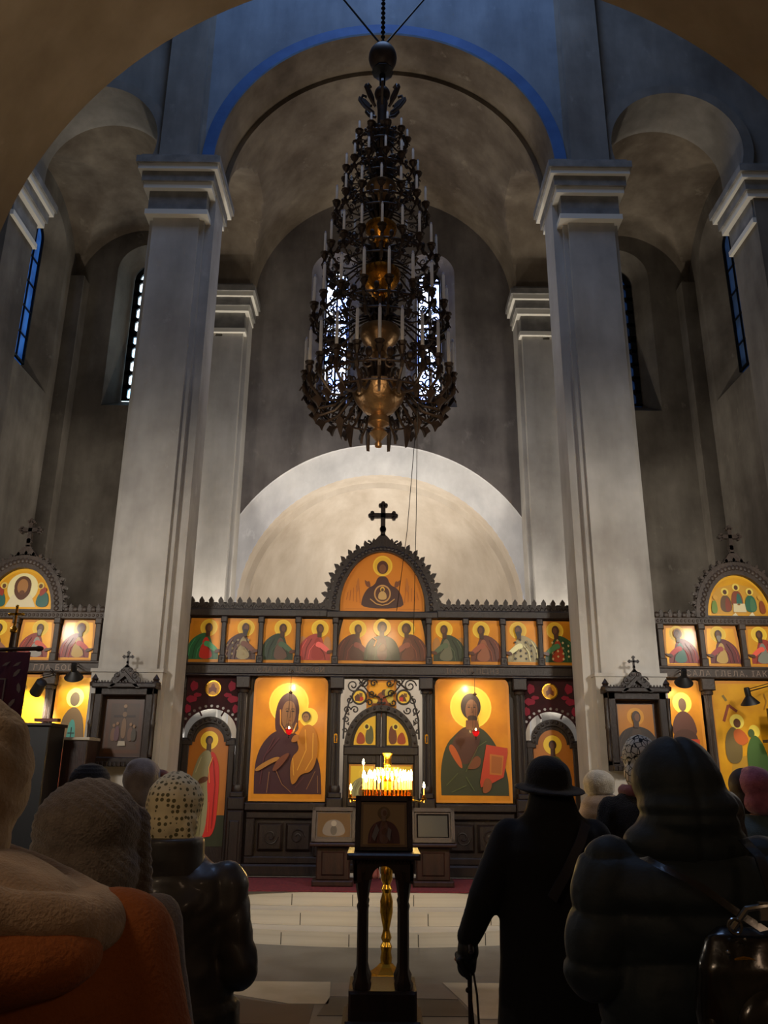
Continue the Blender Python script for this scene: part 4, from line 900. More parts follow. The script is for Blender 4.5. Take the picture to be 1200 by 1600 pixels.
def f_table(P, w, h):
    P.poly([(-0.36, 0.07), (0.36, 0.07), (0.33, 0.3), (0.24, 0.42), (0.0, 0.48), (-0.24, 0.42), (-0.33, 0.3)], 'd8a030')
    for x, z, c1, c2 in ((-0.15, 0.1, '6a4c2c', '8a3c24'), (0.0, 0.16, '8a4428', '2c6c5c'), (0.17, 0.1, '2c6a4c', '4c7c54')):
        P.poly(smooth_poly([(x-0.08, z), (x+0.08, z), (x+0.07, z+0.18), (x, z+0.24), (x-0.07, z+0.18)]), c1); P.poly(smooth_poly([(x-0.02, z), (x+0.07, z+0.02), (x+0.05, z+0.17), (x, z+0.2)]), c2)
        P.ell(x, z+0.27, 0.05, 0.05, 'f4d860'); P.ell(x, z+0.265, 0.026, 0.032, '5a341c')
    P.poly([(-0.07, 0.1), (0.1, 0.1), (0.09, 0.21), (-0.06, 0.21)], 'e6d8a8'); P.ell(0.01, 0.2, 0.02, 0.01, '8a5c20')
    for s in (-1, 1): P.poly(smooth_poly([(s*0.27, 0.08), (s*0.36, 0.08), (s*0.34, 0.24), (s*0.28, 0.26)]), '70902c' if s < 0 else '94461c'); P.ell(s*0.29, 0.29, 0.03, 0.03, 'e0a838')
    P.poly([(-0.1, 0.05), (-0.02, 0.05), (-0.05, 0.09)], 'e8dcb0'); P.poly([(0.12, 0.05), (0.2, 0.05), (0.17, 0.1)], 'e8dcb0')
icon('icon', 0.86, 0.6, (SX(1, 0.14), ys, 3.48), 'half-round yellow icon of haloed figures round a table in the right aisle gable', f_table, 'half', ground=M_GOLD2, border=0.045, edge=MATS['icon_border_yellow'])
for s, sp in ((-1, [(-0.66, 'crowned saint in green and red, upper row beside the left pier', mk('8c2c24', 'c8a04c', 1, hair='7a2c1c')), (-0.13, 'grey haired saint in red, second in upper row from left pier', mk('90301f', '9c9488', 1, beard='8a8070')), (0.4, 'saint in brown, third in upper row from the left pier', mk('64402c', '8c6c4c', 1))]),
              (1, [(-0.66, 'crowned saint in red and teal, upper row beside the right pier', mk('8c2420', '3c7a68', -1, hair='a06428')), (-0.13, 'bearded elder in maroon, second in upper row from right pier', mk('6c1c1a', 'd0a854', -1, beard='8a8070')), (0.4, 'saint in red and grey, third in upper row from right pier', mk('a83c2c', '8c8c7c', -1))])):
    for x, l, fn in sp:
        icon('icon', 0.45, 0.53, (SX(s, x), ys, 2.87), 'yellow icon of ' + l, fn, 'barrel', ground=M_GOLD2, group='yellow icons in the aisle upper rows')
def f_martyr(P, w, h):
    P.ell(0, 1.22, 0.11, 0.12, 'f8e070'); P.ell(0, 1.2, 0.06, 0.085, '6a5a40'); P.poly(open_smooth([(-0.19, 0.1), (-0.16, 0.9), (-0.06, 1.1), (0.06, 1.1), (0.16, 0.9), (0.19, 0.1)]), '6a5436')
    P.poly(smooth_poly([(-0.06, 0.4), (-0.05, 0.95), (0.05, 0.95), (0.06, 0.4)]), '3c7a70'); P.line([(0, 0.7), (0, 0.86)], 0.012, '1c1c18'); P.line([(-0.04, 0.79), (0.04, 0.79)], 0.012, '1c1c18'); P.poly([(-0.2, 0.1), (0.2, 0.1), (0.19, 0.6), (-0.19, 0.6)], 'a0482c')
icon('icon', 0.5, 1.5, (SX(-1, -0.72), ys, 1.2), 'brightly lit tall icon of a dark robed saint beside the left pier', f_martyr, 'tall', ground=M_GOLD2)
def f_big(P, w, h):
    P.ell(-0.1, 1.15, 0.12, 0.12, 'f8e070'); P.poly(smooth_poly([(-0.36, 0.1), (-0.3, 0.8), (-0.1, 1.05), (0.14, 0.9), (0.3, 0.3), (0.3, 0.1)]), 'b08a3c'); P.ell(-0.1, 1.14, 0.06, 0.08, '7a5c38'); P.ell(0.2, 0.8, 0.1, 0.1, 'e8c030'); P.ell(0.2, 0.8, 0.05, 0.06, '9a7838')
    for s in (-1, 1): P.poly(smooth_poly([(s*.18-.08, 1.3), (s*.18+.08, 1.3), (s*.18+.05, 1.38), (s*.18-.05, 1.38)]), 'a07828')
icon('icon', 1.0, 1.5, (SX(-1, 0.14), ys, 1.2), 'wide icon under the lamp in the left aisle, glaring bright yellow', f_big, 'tall', ground=M_GOLD2)
def f_deacon(P, w, h):
    P.ell(0, 1.22, 0.12, 0.13, 'f4d850'); P.ell(0, 1.2, 0.05, 0.08, '6c5038'); P.poly(smooth_poly([(-0.16, 0.8), (-0.14, 1.0), (-0.05, 1.12), (0.05, 1.12), (0.14, 1.0), (0.16, 0.8)]), '5a3424')
    P.poly(smooth_poly([(-0.17, 0.5), (-0.16, 0.9), (0.16, 0.9), (0.17, 0.5)]), '4c2c1c'); P.poly([(-0.17, 0.66), (0.17, 0.66), (0.17, 0.78), (-0.17, 0.78)], 'c0401c'); P.poly(smooth_poly([(-0.18, 0.64), (0.18, 0.64), (0.12, 0.5), (0, 0.46), (-0.12, 0.5)]), '3c5a34'); P.poly([(-0.2, 0.04), (0.2, 0.04), (0.2, 0.44), (-0.2, 0.44)], 'a8641c')
icon('icon', 0.5, 1.5, (SX(1, -0.72), ys, 1.2), 'tall ochre icon of a saint with a red band beside the right pier', f_deacon, 'tall', ground=M_GOLD)
def f_descent(P, w, h):
    P.poly([(-0.46, 0.06), (-0.36, 0.3), (-0.3, 0.55), (-0.1, 0.6), (0.1, 0.3), (0.4, 0.3), (0.46, 0.06)], 'b88a28')
    P.line([(-0.36, 1.0), (-0.28, 1.2), (-0.18, 1.12)], 0.035, '8a3c20'); P.line([(-0.3, 1.25), (-0.34, 1.32)], 0.03, '8c7430')
    P.ell(-0.2, 1.0, 0.09, 0.09, 'f8e060'); P.ell(-0.2, 0.98, 0.045, 0.055, '60381e'); P.poly(smooth_poly([(-0.38, 0.5), (-0.38, 0.8), (-0.28, 0.95), (-0.2, 0.9), (-0.16, 0.7), (-0.2, 0.5)]), '6c5a30'); P.poly(smooth_poly([(-0.26, 0.9), (-0.16, 0.92), (-0.06, 0.78), (-0.16, 0.7), (-0.26, 0.76)]), 'b85a20')
    P.ell(0.0, 0.88, 0.07, 0.08, 'f4d850'); P.poly(smooth_poly([(-0.1, 0.2), (-0.14, 0.6), (-0.06, 0.82), (0.04, 0.84), (0.14, 0.6), (0.16, 0.2)]), '44602c'); P.ell(-0.04, 0.86, 0.04, 0.05, '4a5a30')
    P.poly([(-0.4, 0.1), (-0.1, 0.16), (-0.2, 0.28), (-0.36, 0.26)], 'd8c830'); P.poly(smooth_poly([(0.2, 0.1), (0.18, 0.5), (0.34, 0.5), (0.4, 0.1)]), 'c8ac60')
    for x in (0.16, 0.28, 0.38): P.line([(x, 1.15), (x+0.04, 1.25), (x+0.02, 1.34)], 0.015, 'b07c20')
icon('icon', 1.0, 1.5, (SX(1, 0.14), ys, 1.2), 'wide yellow icon of a haloed figure and a green robed figure in the right aisle', f_descent, 'tall', ground=M_GOLD2)
def f_small(P, w, h): saint(P, 0, 0.03, h*0.85, 1, '4c1810', '5c2014', halo='d8b060', hr=0.24)
icon('icon', 0.3, 0.36, (4.88, 9.95, 1.98), 'small dark maroon icon standing before the wide yellow icon at the right edge', f_small, ground=mat('brown_ground', '6a4020', 0.4, coat=0.4), edge=M_WOODD, depth=0.06)
mb = MB(); mb.box(4.7, 5.06, 9.9, 10.15, 1.94, 1.975); mb.box(4.86, 4.9, 10.0, 10.1, 0.39, 1.94); mb.box(4.76, 5.0, 9.92, 10.16, 0.39, 0.42)
tag(mb.build('icon_stand', M_WOODD), 'thin dark stand carrying the small maroon icon in the right aisle', 'stand')

# reading lamps lighting the side icons
def swing_lamp(name, loc, aim, arm, label, pw, cone):
    r = empty(name, loc, label, 'lamp')
    q = (Vector(aim)-Vector(loc)).to_track_quat('-Z', 'Y').to_matrix().to_4x4()
    mb = MB()
    if cone: mb.lathe([(0.03, 0.12), (0.035, 0.1), (0.035, 0.02), (0.11, -0.07), (0.112, -0.075), (0.1, -0.07), (0.03, 0.01), (0.0, 0.015)], n=24, M=q)
    else: mb.lathe([(0.03, 0.1), (0.065, 0.08), (0.07, -0.1), (0.066, -0.1), (0.06, 0.06), (0.0, 0.07)], n=24, M=q)
    mb.build('lamp_shade', [M_BLACK], r)
    MB().ball((0, 0, -0.03), 0.026, 10, M=q).build('bulb', mat('lit_bulb', 'ffffff', 0.5, emit='ffe8c0', es=25), r)
    mb = MB(); mb.tube([Vector(p)-Vector(loc) for p in arm], 0.007, 6); mb.tube([Vector(p)-Vector(loc)+Vector((0, 0, 0.03)) for p in arm], 0.005, 6); mb.build('arm', M_BLACK, r)
    d = bpy.data.lights.new('lamp_light', 'SPOT'); d.energy = pw; d.color = WW; d.shadow_soft_size = 0.03; d.spot_size = math.radians(110); d.spot_blend = 0.6
    o = bpy.data.objects.new('lamp_light', d); C.objects.link(o); o.parent = r; o.matrix_local = q @ Matrix.Translation((0, 0, -0.11))
swing_lamp('reading_lamp', (-4.08, 9.8, 2.5), (-4.55, 10.25, 1.95), [(-4.08, 9.8, 2.6), (-4.0, 10.0, 2.66), (-4.13, 10.2, 2.74)], 'black cylindrical lamp shining on the wide icon in the left aisle', 55, False)
swing_lamp('reading_lamp', (4.44, 9.8, 2.45), (4.6, 9.95, 1.7), [(4.44, 9.8, 2.52), (4.75, 9.95, 2.6), (5.1, 10.1, 2.72)], 'black cone shaded lamp on a swing arm in the right aisle', 5, True)
swing_lamp('reading_lamp', (-3.72, 9.9, 2.69), (-3.8, 10.25, 2.2), [(-3.72, 9.9, 2.75), (-3.75, 10.1, 2.78), (-3.8, 10.22, 2.8)], 'small black lamp over the tall lit icon beside the left pier', 8, True)
swing_lamp('reading_lamp', (3.72, 9.9, 2.69), (3.8, 10.25, 2.3), [(3.72, 9.9, 2.75), (3.75, 10.1, 2.78), (3.8, 10.22, 2.8)], 'small black lamp over the tall ochre icon beside the right pier', 5, True)

# ------------------------------------------------------------------ carved icon cases on the piers
def kiosk(cx, label, fn, il, ground):
    r = empty('icon_case', (cx, 9.36, 1.6), label, 'icon case', group='carved icon cases on the two piers')
    mb = MB()
    for a, b, c, d in ((-0.33, -0.24, 0.06, 0.86), (0.24, 0.33, 0.06, 0.86), (-0.33, 0.33, 0.76, 0.86), (-0.33, 0.33, 0.0, 0.1)): mb.bbox(a, b, -0.18, 0.0, c, d, 0.012)
    mb.box(-0.33, 0.33, -0.03, 0.0, 0.0, 0.84)
    for s in (-1, 1):
        mb.lathe([(0.022, 0.1), (0.03, 0.14), (0.018, 0.2), (0.026, 0.42), (0.035, 0.46), (0.02, 0.5), (0.026, 0.72), (0.03, 0.78)], (s*0.345, -0.16, 0), 12)
    for k in range(14): mb.bbox(-0.32+0.048*k, -0.29+0.048*k, -0.2, -0.15, 0.0, 0.05, 0.006)
    mb.build('case_frame', M_WOOD, r)
    mb = MB(); mb.bbox(-0.36, 0.36, -0.22, 0.0, 0.84, 0.9, 0.012)
    for k in range(20): mb.prism([(-0.34+0.035*k, 0.9), (-0.315+0.035*k, 0.9), (-0.328+0.035*k, 0.925)], -0.21, -0.18)
    mb.prism([(-0.17, 0.86), (0.17, 0.86), (0.16, 0.95), (0.08, 1.03), (0.02, 1.09), (-0.02, 1.09), (-0.08, 1.03), (-0.16, 0.95)], -0.17, -0.14)
    mb.prism([(-0.18, 0.84), (-0.14, 0.84), (0.0, 0.97), (0.14, 0.84), (0.18, 0.84), (0.0, 1.02)], -0.22, -0.17)
    for s in (-1, 1): mb.tube(scroll(s*0.1, 0.98, 0.045, 1.4, y=-0.175, d=s), 0.007); mb.tube(scroll(s*0.04, 1.04, 0.03, 1.2, y=-0.175, d=s), 0.006)
    mb.build('canopy', M_WOOD, r)
    for s in (-1, 1): MB().lathe([(0.05, 0.86), (0.055, 0.9), (0.03, 0.92), (0.04, 0.94), (0.02, 0.97), (0.0, 1.0)], (s*0.345, -0.17, 0), 10).build('finial', M_WOOD, r)
    mb = MB(); add_cross(mb, 0, 1.07, 0.19, -0.17, -0.15); mb.build('cross', M_WOOD, r)
    icon('icon', 0.48, 0.66, (cx, 9.36-0.06, 1.7), il, fn, ground=ground, edge=mat('dark_icon_border', '3c2618', 0.4, coat=0.3), border=0.04)
def f_cruc(P, w, h):
    P.poly([(-0.16, 0.08), (0.16, 0.08), (0.16, 0.58), (-0.16, 0.58)], '443022'); P.line([(0, 0.16), (0, 0.54)], 0.03, '2a1a12'); P.line([(-0.12, 0.44), (0.12, 0.44)], 0.025, '2a1a12')
    P.poly(smooth_poly([(-0.03, 0.2), (-0.025, 0.42), (0.025, 0.42), (0.03, 0.2)]), '6a5038'); P.ell(0, 0.46, 0.025, 0.03, '6a5038'); P.ell(0, 0.55, 0.02, 0.02, '84684a')
    for x, c, zz in ((-0.11, '6a4a34', .34), (-0.07, '503238', .36), (0.08, '5c4030', .35), (0.12, '3c3428', .33)):
        P.poly(smooth_poly([(x-0.03, 0.17), (x-0.026, zz-.03), (x+0.026, zz-.03), (x+0.03, 0.17)]), c); P.ell(x, zz, 0.015, 0.018, '7a5c40')
    P.poly([(-0.05, 0.12), (0.04, 0.12), (0.03, 0.17), (-0.04, 0.17)], '9a9080')
kiosk(-2.86, 'dark carved icon case with gabled top and cross on the left pier', f_cruc, 'dim brown crucifixion icon inside the carved case on the left pier', mat('dim_brown_ground', '4e3222', 0.35, coat=0.5))
def f_nun(P, w, h): saint(P, 0, 0.05, h*0.86, 1, '2e1f14', '3c2a1a', front=True, halo='d8961e', skin='3c2616', hr=0.17)
kiosk(2.9, 'dark carved icon case with gabled top and cross on the right pier', f_nun, 'ochre icon of a dark robed figure inside the carved case on the right pier', mat('amber_ground', 'c07a18', 0.35, coat=0.5))

# ------------------------------------------------------------------ chandelier
ch = empty('chandelier', (-0.03, 6.85, 4.42), 'tall tiered dark bronze chandelier with white electric candles and brass bowls', 'chandelier')
def chp(mb, name, m, parent=ch, **k): return mb.build(name, m, parent, **k)
chp(MB().lathe([(0.0, 0.0), (0.03, 0.01), (0.035, 0.04), (0.02, 0.06), (0.05, 0.10), (0.085, 0.14), (0.06, 0.18), (0.03, 0.2), (0.1, 0.24), (0.095, 0.3), (0.07, 0.33),
                (0.15, 0.38), (0.22, 0.47), (0.255, 0.56), (0.262, 0.6), (0.24, 0.62), (0.12, 0.62)], n=40), 'bottom_bowl', M_BRASSD)
chp(MB().lathe([(0.06, 0.62), (0.09, 0.7), (0.04, 0.8), (0.04, 1.1), (0.05, 1.5), (0.05, 3.9), (0.06, 4.0), (0.045, 4.08)], n=16), 'shaft', M_BRONZE)
def bowl(z, r, h, m): chp(MB().lathe([(0.05, z-h*0.75), (0.09, z-h*0.6), (0.06, z-h*0.5), (r*0.55, z-h*0.38), (r*0.9, z-h*0.1), (r, z+h*0.12), (r*0.97, z+h*0.2), (r*0.6, z+h*0.22)], n=36), 'bowl', m)
bowl(1.16, 0.20, 0.34, M_BRASSD); bowl(1.80, 0.205, 0.36, M_BRASSG); bowl(2.36, 0.165, 0.28, M_BRASSG); bowl(2.86, 0.16, 0.26, M_BRASSD)
chp(MB().ball((0, 0, 4.12), 0.085, 20), 'small_ball', M_BRONZE)
mb = MB(); mb.tube([(0, 0, 4.1), (0, 0, 11.6)], 0.014, 6); mb.lathe([(0.03, 4.2), (0.035, 4.38), (0.12, 4.42), (0.1, 4.46), (0.02, 4.44)], n=10)
for k in range(60): mb.ring((0, 0, 4.85+0.07*k), 0.02, 0.007, 8, 4)
for k in range(2): mb.tube([(0.0, 0, 4.78), ((-1, 1)[k]*1.5, 0.2, 7.3), ((-1, 1)[k]*4.2, 0.6, 11.58)], 0.012, 6)
chp(mb, 'chain', M_IRON)
chp(MB().ball((0, 0, 4.62), (0.155, 0.155, 0.17), 24), 'large_ball', M_BRONZE)
mb = MB()
for k in range(8):
    M = Matrix.Rotation(2*PI*k/8, 4, 'Z') @ Matrix.Translation((0.1, 0, 3.98)); mb.tube([(0, 0, -0.1), (0.08, 0, -0.02), (0.13, 0, 0.06), (0.11, 0, 0.12), (0.07, 0, 0.1)], 0.016, 6, M=M)
    mb.prism([(0.02, -0.1), (0.1, -0.04), (0.16, 0.06), (0.15, 0.1), (0.08, 0.06), (0.03, 0.0)], -0.012, 0.012, M=M)
chp(mb, 'leaf_crown', M_BRONZE)
TIERS = [(0.70, 0.72, 22, 0.355, 0.0), (0.655, 1.40, 18, 0.31, 0.12), (0.56, 2.02, 18, 0.25, 0.02), (0.47, 2.60, 15, 0.2, 0.0), (0.38, 3.05, 14, 0.17, 0.1), (0.27, 3.5, 10, 0.13, 0.2)]
sleeve0 = None
for ti, (R, z, n, hh, ph) in enumerate(TIERS):
    mb = MB(); sc_ = 1.0 if ti == 0 else 0.85 - 0.08*ti
    mb.ring((0, 0, z-0.16*sc_), R*0.93, 0.012, 44, 6); mb.ring((0, 0, z-0.3*sc_), R*0.80, 0.01, 44, 6)
    for k in range(n):
        a = ph - PI/2 + 2*PI*(k+0.02)/n; M = Matrix.Rotation(a, 4, 'Z')
        mb.lathe([(0.012, -0.12*sc_), (0.022, -0.09*sc_), (0.038, -0.05*sc_), (0.026, -0.03*sc_), (0.044, -0.008), (0.046, 0.0), (0.014, 0.0)], n=8, M=M @ Matrix.Translation((R, 0, z)))
        d = 0.34*sc_
        mb.tube([(R, 0, z-0.1*sc_), (R*0.97, 0, z-0.24*sc_), (R*0.8, 0, z-0.36*sc_), (R*0.6, 0, z-0.32*sc_), (R*0.4, 0, z-0.16*sc_), (0.05, 0, z-0.03*sc_)], 0.014*max(sc_, .6), 5, M=M)
        for (x, q, rr, dd) in ((R*0.98, 0.2, 0.06, 1), (R*0.84, 0.24, 0.065, -1), (R*0.68, 0.24, 0.055, 1), (R*0.45, 0.12, 0.045, -1)):
            mb.tube(scroll(x, z-q*sc_, rr*max(sc_, .55), 1.2, 0, dd, n=10), 0.0085*max(sc_, .7), 4, M=M)
        mb.prism([(R*0.9, z-0.32*sc_), (R*0.96, z-0.36*sc_), (R*0.89, z-0.40*sc_), (R*0.86, z-0.44*sc_), (R*0.84, z-0.40*sc_), (R*0.8, z-0.36*sc_)], -0.012, 0.012, M=M)
        mb.prism([(R*1.0, z-0.1*sc_), (R*1.035, z-0.14*sc_), (R*1.03, z-0.2*sc_), (R*0.99, z-0.24*sc_)], -0.014, 0.014, M=M)
        if ti == 0 and k % 2 == 0 and math.sin(a) > 0.1:
            mb.prism([(R*0.52, z-0.38), (R*0.58, z-0.43), (R*0.54, z-0.54), (R*0.5, z-0.62), (R*0.49, z-0.52), (R*0.47, z-0.43)], -0.015, 0.015, M=M)
        M2 = M @ Matrix.Rotation(PI/n, 4, 'Z'); mb.tube(scroll(0, 0, 0.055*sc_, 1.2, PI/2, 1, n=10), 0.009, 4, M=M2 @ Matrix.Translation((R*0.95, 0, z-0.2*sc_)) @ Matrix.Rotation(PI/2, 4, 'Z'))
        mb.ball((R*0.93, 0, z-0.08*sc_), (0.035*sc_, 0.035*sc_, 0.05*sc_), 6, M=M2)
    # crystal-less leaf basket round the shaft
    for k in range(12):
        M = Matrix.Rotation(2*PI*k/12, 4, 'Z'); mb.prism([(0.06, z-0.14), (0.12, z-0.05), (0.14, z+0.06), (0.18, z+0.1), (0.12, z+0.12), (0.07, z+0.02)], -0.016, 0.016, M=M)
    chp(mb, 'candle_tier', M_BRONZE)
    for k in range(n):
        a = ph - PI/2 + 2*PI*(k+0.02)/n
        if sleeve0 is None:
            s0 = MB().lathe([(0.0155, 0.0), (0.0145, 0.9), (0.011, 0.93)], n=10).build('candle_sleeve', M_SLEEVE, ch); sleeve0 = s0
            b0 = MB().lathe([(0.008, 0.92), (0.013, 0.955), (0.0125, 0.985), (0.006, 1.02), (0.0, 1.045)], n=8).build('bulb', M_BULB, s0); q = s0
        else: q = copy_tree(sleeve0, ch)
        q.location = (R*math.cos(a), R*math.sin(a), z); q.scale = (1.0 if ti < 2 else 0.85, 1.0 if ti < 2 else 0.85, hh)
mb = MB(); mb.tube([(0.36, -0.1, 0.5), (0.36, 0.3, -0.6), (0.35, 0.7, -1.6)], 0.004, 4); mb.tube([(0.36, -0.1, 0.4), (0.3, 1.0, -0.5), (0.22, 2.2, -1.1)], 0.004, 4); mb.ball((0.36, -0.1, 0.45), 0.02, 8)
chp(mb, 'hanging_cord', M_IRON)

# ------------------------------------------------------------------ candle stand
cs = empty('candle_stand', (0.075, 7.0, 0), 'tall turned brass candle stand with a round tray of burning candles', 'candle stand')
mb = MB(); mb.lathe([(0.2, 0.0), (0.2, 0.02), (0.17, 0.04), (0.13, 0.1), (0.07, 0.14), (0.05, 0.16)], n=6); mb.build('foot', M_BRASS, cs, smooth=10)
MB().lathe([(0.05, 0.15), (0.055, 0.2), (0.045, 0.24), (0.055, 0.28), (0.035, 0.31), (0.05, 0.34), (0.035, 0.38), (0.03, 0.4), (0.045, 0.46), (0.06, 0.52), (0.06, 0.6), (0.04, 0.66), (0.055, 0.69), (0.035, 0.72), (0.055, 0.76), (0.055, 0.84), (0.03, 0.9), (0.045, 0.94), (0.03, 0.97)], n=28).build('turned_column', M_BRASS, cs)
sc2 = mat('dull_brass', '8a6a3c', 0.35, metal=0.8)
MB().lathe([(0.03, 0.96), (0.085, 0.98), (0.088, 1.0), (0.05, 1.02), (0.045, 1.04), (0.045, 1.3), (0.06, 1.33)], n=24).build('shaft', sc2, cs)
for o in cs.children:       # column shorter than the photo's tray height allows: scale the turned part down
    if o.name.startswith(('turned', 'shaft')): o.scale = (0.85, 0.85, 1.0)
mb = MB(); mb.lathe([(0.06, 1.31), (0.2, 1.34), (0.225, 1.35), (0.23, 1.385), (0.222, 1.385), (0.215, 1.36), (0.05, 1.36)], n=40)
for k in range(36): a = 2*PI*k/36; mb.lathe([(0.009, 0), (0.01, 0.075), (0.013, 0.08), (0.012, 0.06)], (0.2*math.cos(a), 0.2*math.sin(a), 1.36), 8)
for k in range(24): a = 2*PI*k/24; mb.lathe([(0.009, 0), (0.01, 0.055), (0.013, 0.06)], (0.15*math.cos(a), 0.15*math.sin(a), 1.36), 8)
mb.build('tray', M_BRASS, cs)
mb = MB(); mb.lathe([(0.035, 1.36), (0.035, 1.5), (0.1, 1.53), (0.105, 1.545), (0.04, 1.55), (0.03, 1.62)], n=24)
for k in range(14): a = 2*PI*k/14; mb.lathe([(0.009, 0), (0.01, 0.06), (0.013, 0.065)], (0.085*math.cos(a), 0.085*math.sin(a), 1.545), 8)
mb.build('upper_tray', M_BRASS, cs)
MB().lathe([(0.028, 1.62), (0.035, 1.64), (0.03, 1.66), (0.034, 1.7), (0.048, 1.72), (0.05, 1.725), (0.03, 1.725)], n=20).build('vase', M_BRASS, cs)
mb = MB()
for sx, x in ((-1, -0.3), (1, 0.3)): mb.tube([(sx*0.2, -0.05, 1.36), (x*0.9, -0.06, 1.345), (x, -0.06, 1.36)], 0.008); mb.lathe([(0.022, 0), (0.026, 0.012), (0.012, 0.014), (0.012, 0.04)], (x, -0.06, 1.36), 12)
mb.build('side_arm', M_BRASS, cs)
cand0 = None; base = Vector((0.075, 7.0, 0)); rnd = random.Random(3)
spots = [(0.2*math.cos(2*PI*k/36), 0.2*math.sin(2*PI*k/36), 1.42, 0.07+0.06*rnd.random(), 'burning thin candle in the crowded outer ring of the brass tray') for k in range(36)]
spots += [(0.15*math.cos(2*PI*k/24), 0.15*math.sin(2*PI*k/24), 1.41, 0.09+0.05*rnd.random(), 'burning thin candle in the crowded inner ring of the brass tray') for k in range(24)]
spots += [(-0.3, -0.06, 1.37, 0.06, 'short burning candle on the left side arm of the candle stand'), (0.3, -0.06, 1.37, 0.08, 'short burning candle on the right side arm of the candle stand'), (-0.2, 0.0, 1.42, 0.21, 'tallest burning candle, standing alone at the left rim of the tray')]
for x, y, z, h, lb in spots:
    if cand0 is None:
        cand0 = MB().lathe([(0.005, 0), (0.0045, 1.0), (0.0, 1.001)], n=8).build('candle', M_WAX)
        f0 = MB().lathe([(0.0, 0.0), (0.008, 0.008), (0.0095, 0.018), (0.005, 0.038), (0.0, 0.052)], n=8).build('flame', M_FLAME, cand0); q = cand0
    else: q = copy_tree(cand0)
    q.location = base + Vector((x, y, z-0.03)); q.scale = (1, 1, h+0.03); q.children[0].scale = (1, 1, 1/(h+0.03)); q.children[0].location = (0, 0, 1.0)
    tag(q, lb, 'candle', 'candles burning on the brass stand')
light('POINT', 'candle_glow', (0.075, 6.97, 1.62), 9, (1.0, 0.62, 0.28), 0.1).parent = None

# small pink cloth hanging behind the lectern
mb = MB(); n = 10
for i in range(n+1):
    z = 0.98 - 0.2*i/n; wv = 0.035 + 0.01*math.sin(i*0.9)
    for j in range(7): u = j/6-0.5; mb.v.append((-0.025 + u*wv*2, 6.86 + 0.012*math.sin(j*2.2+i*0.4), z))
mb.f = [(i*7+j, i*7+j+1, (i+1)*7+j+1, (i+1)*7+j) for i in range(n) for j in range(6)]; mb.m = [0]*len(mb.f)
pk = mb.build('cloth', mat('pink_cloth', 'd08078', 0.8)); tag(pk, 'small pink cloth hanging beside the shaft of the brass candle stand', 'cloth')
sol = pk.modifiers.new('s', 'SOLIDIFY'); sol.thickness = 0.004

# ------------------------------------------------------------------ central lectern with an upright icon
lc = empty('lectern', (0.04, 5.75, 0), 'dark carved wooden lectern on four turned legs in the middle of the nave', 'lectern')
mb = MB(); mb.bbox(-0.25, 0.25, -0.22, 0.22, 0.0, 0.12, 0.02); mb.bbox(-0.21, 0.21, -0.19, 0.19, 0.12, 0.3, 0.015); mb.bbox(-0.23, 0.23, -0.2, 0.2, 0.1, 0.14, 0.01)
mb.build('base', M_WOODD, lc)
for sx in (-1, 1):
    for sy in (-1, 1):
        MB().lathe([(0.055, 0.3), (0.06, 0.33), (0.045, 0.36), (0.035, 0.4), (0.034, 0.74), (0.04, 0.77), (0.032, 0.79), (0.05, 0.9), (0.055, 0.92), (0.055, 0.97)], (sx*0.13, sy*0.12, 0), 8).build('leg', M_WOODD, lc)
mb = MB(); y0, y1 = -0.18, 0.18
for yy in (-0.17, 0.14):
    o_ = arc(0, 0.93, 0.075, 0, 180, 16); mb.prism([(-0.19, 0.9), (-0.075, 0.93)] + o_[::-1][1:-1] + [(0.075, 0.93), (0.19, 0.9), (0.2, 1.04), (-0.2, 1.04)], yy, yy+0.03)
mb.box(-0.19, -0.17, -0.17, 0.17, 0.92, 1.04); mb.box(0.17, 0.19, -0.17, 0.17, 0.92, 1.04)
for k in range(17): mb.bbox(-0.2+0.0235*k, -0.185+0.0235*k, -0.185, -0.165, 1.02, 1.045, 0.004)
mb.bbox(-0.235, 0.235, -0.23, 0.21, 1.045, 1.085, 0.012)
mb.build('arcaded_top', M_WOODD, lc)
mb = MB(); M = Matrix.Translation((0, -0.08, 1.085)) @ Matrix.Rotation(math.radians(-18), 4, 'X')
for a, b, c, d in ((-0.19, -0.155, 0, 0.35), (0.155, 0.19, 0, 0.35), (-0.19, 0.19, 0.315, 0.35), (-0.19, 0.19, 0, 0.03)): mb.box(a, b, -0.025, 0.02, c, d, 0, M)
mb.box(-0.19, 0.19, 0.01, 0.03, 0, 0.35, 0, M); mb.box(-0.03, 0.03, 0.1, 0.13, 0.0, 0.3, 0, Matrix.Translation((0, -0.03, 1.085)))
mb.build('icon_rest', M_WOODD, lc)
def f_lect(P, w, h): saint(P, 0, 0.02, h*0.88, 1, '5c2c20', '7c5440', front=True, halo='7a5a2c', skin='8a6a4c', hr=0.17); P.poly([(-0.06, 0.03), (-0.03, 0.1), (-0.05, 0.14), (-0.08, 0.06)], '7a6a5c'); P.poly([(0.04, 0.03), (0.05, 0.1), (0.03, 0.12), (0.02, 0.06)], '7a6a5c')
icon('icon', 0.305, 0.285, (0.04, 5.75-0.115, 1.115), 'dim brown icon of a haloed figure on the central lectern', f_lect, ground=mat('umber_ground', 'a07a44', 0.45, coat=0.3), edge=mat('umber_border', '7c5c34', 0.45), border=0.015, depth=0.02, rot=(math.radians(-18), 0, 0))

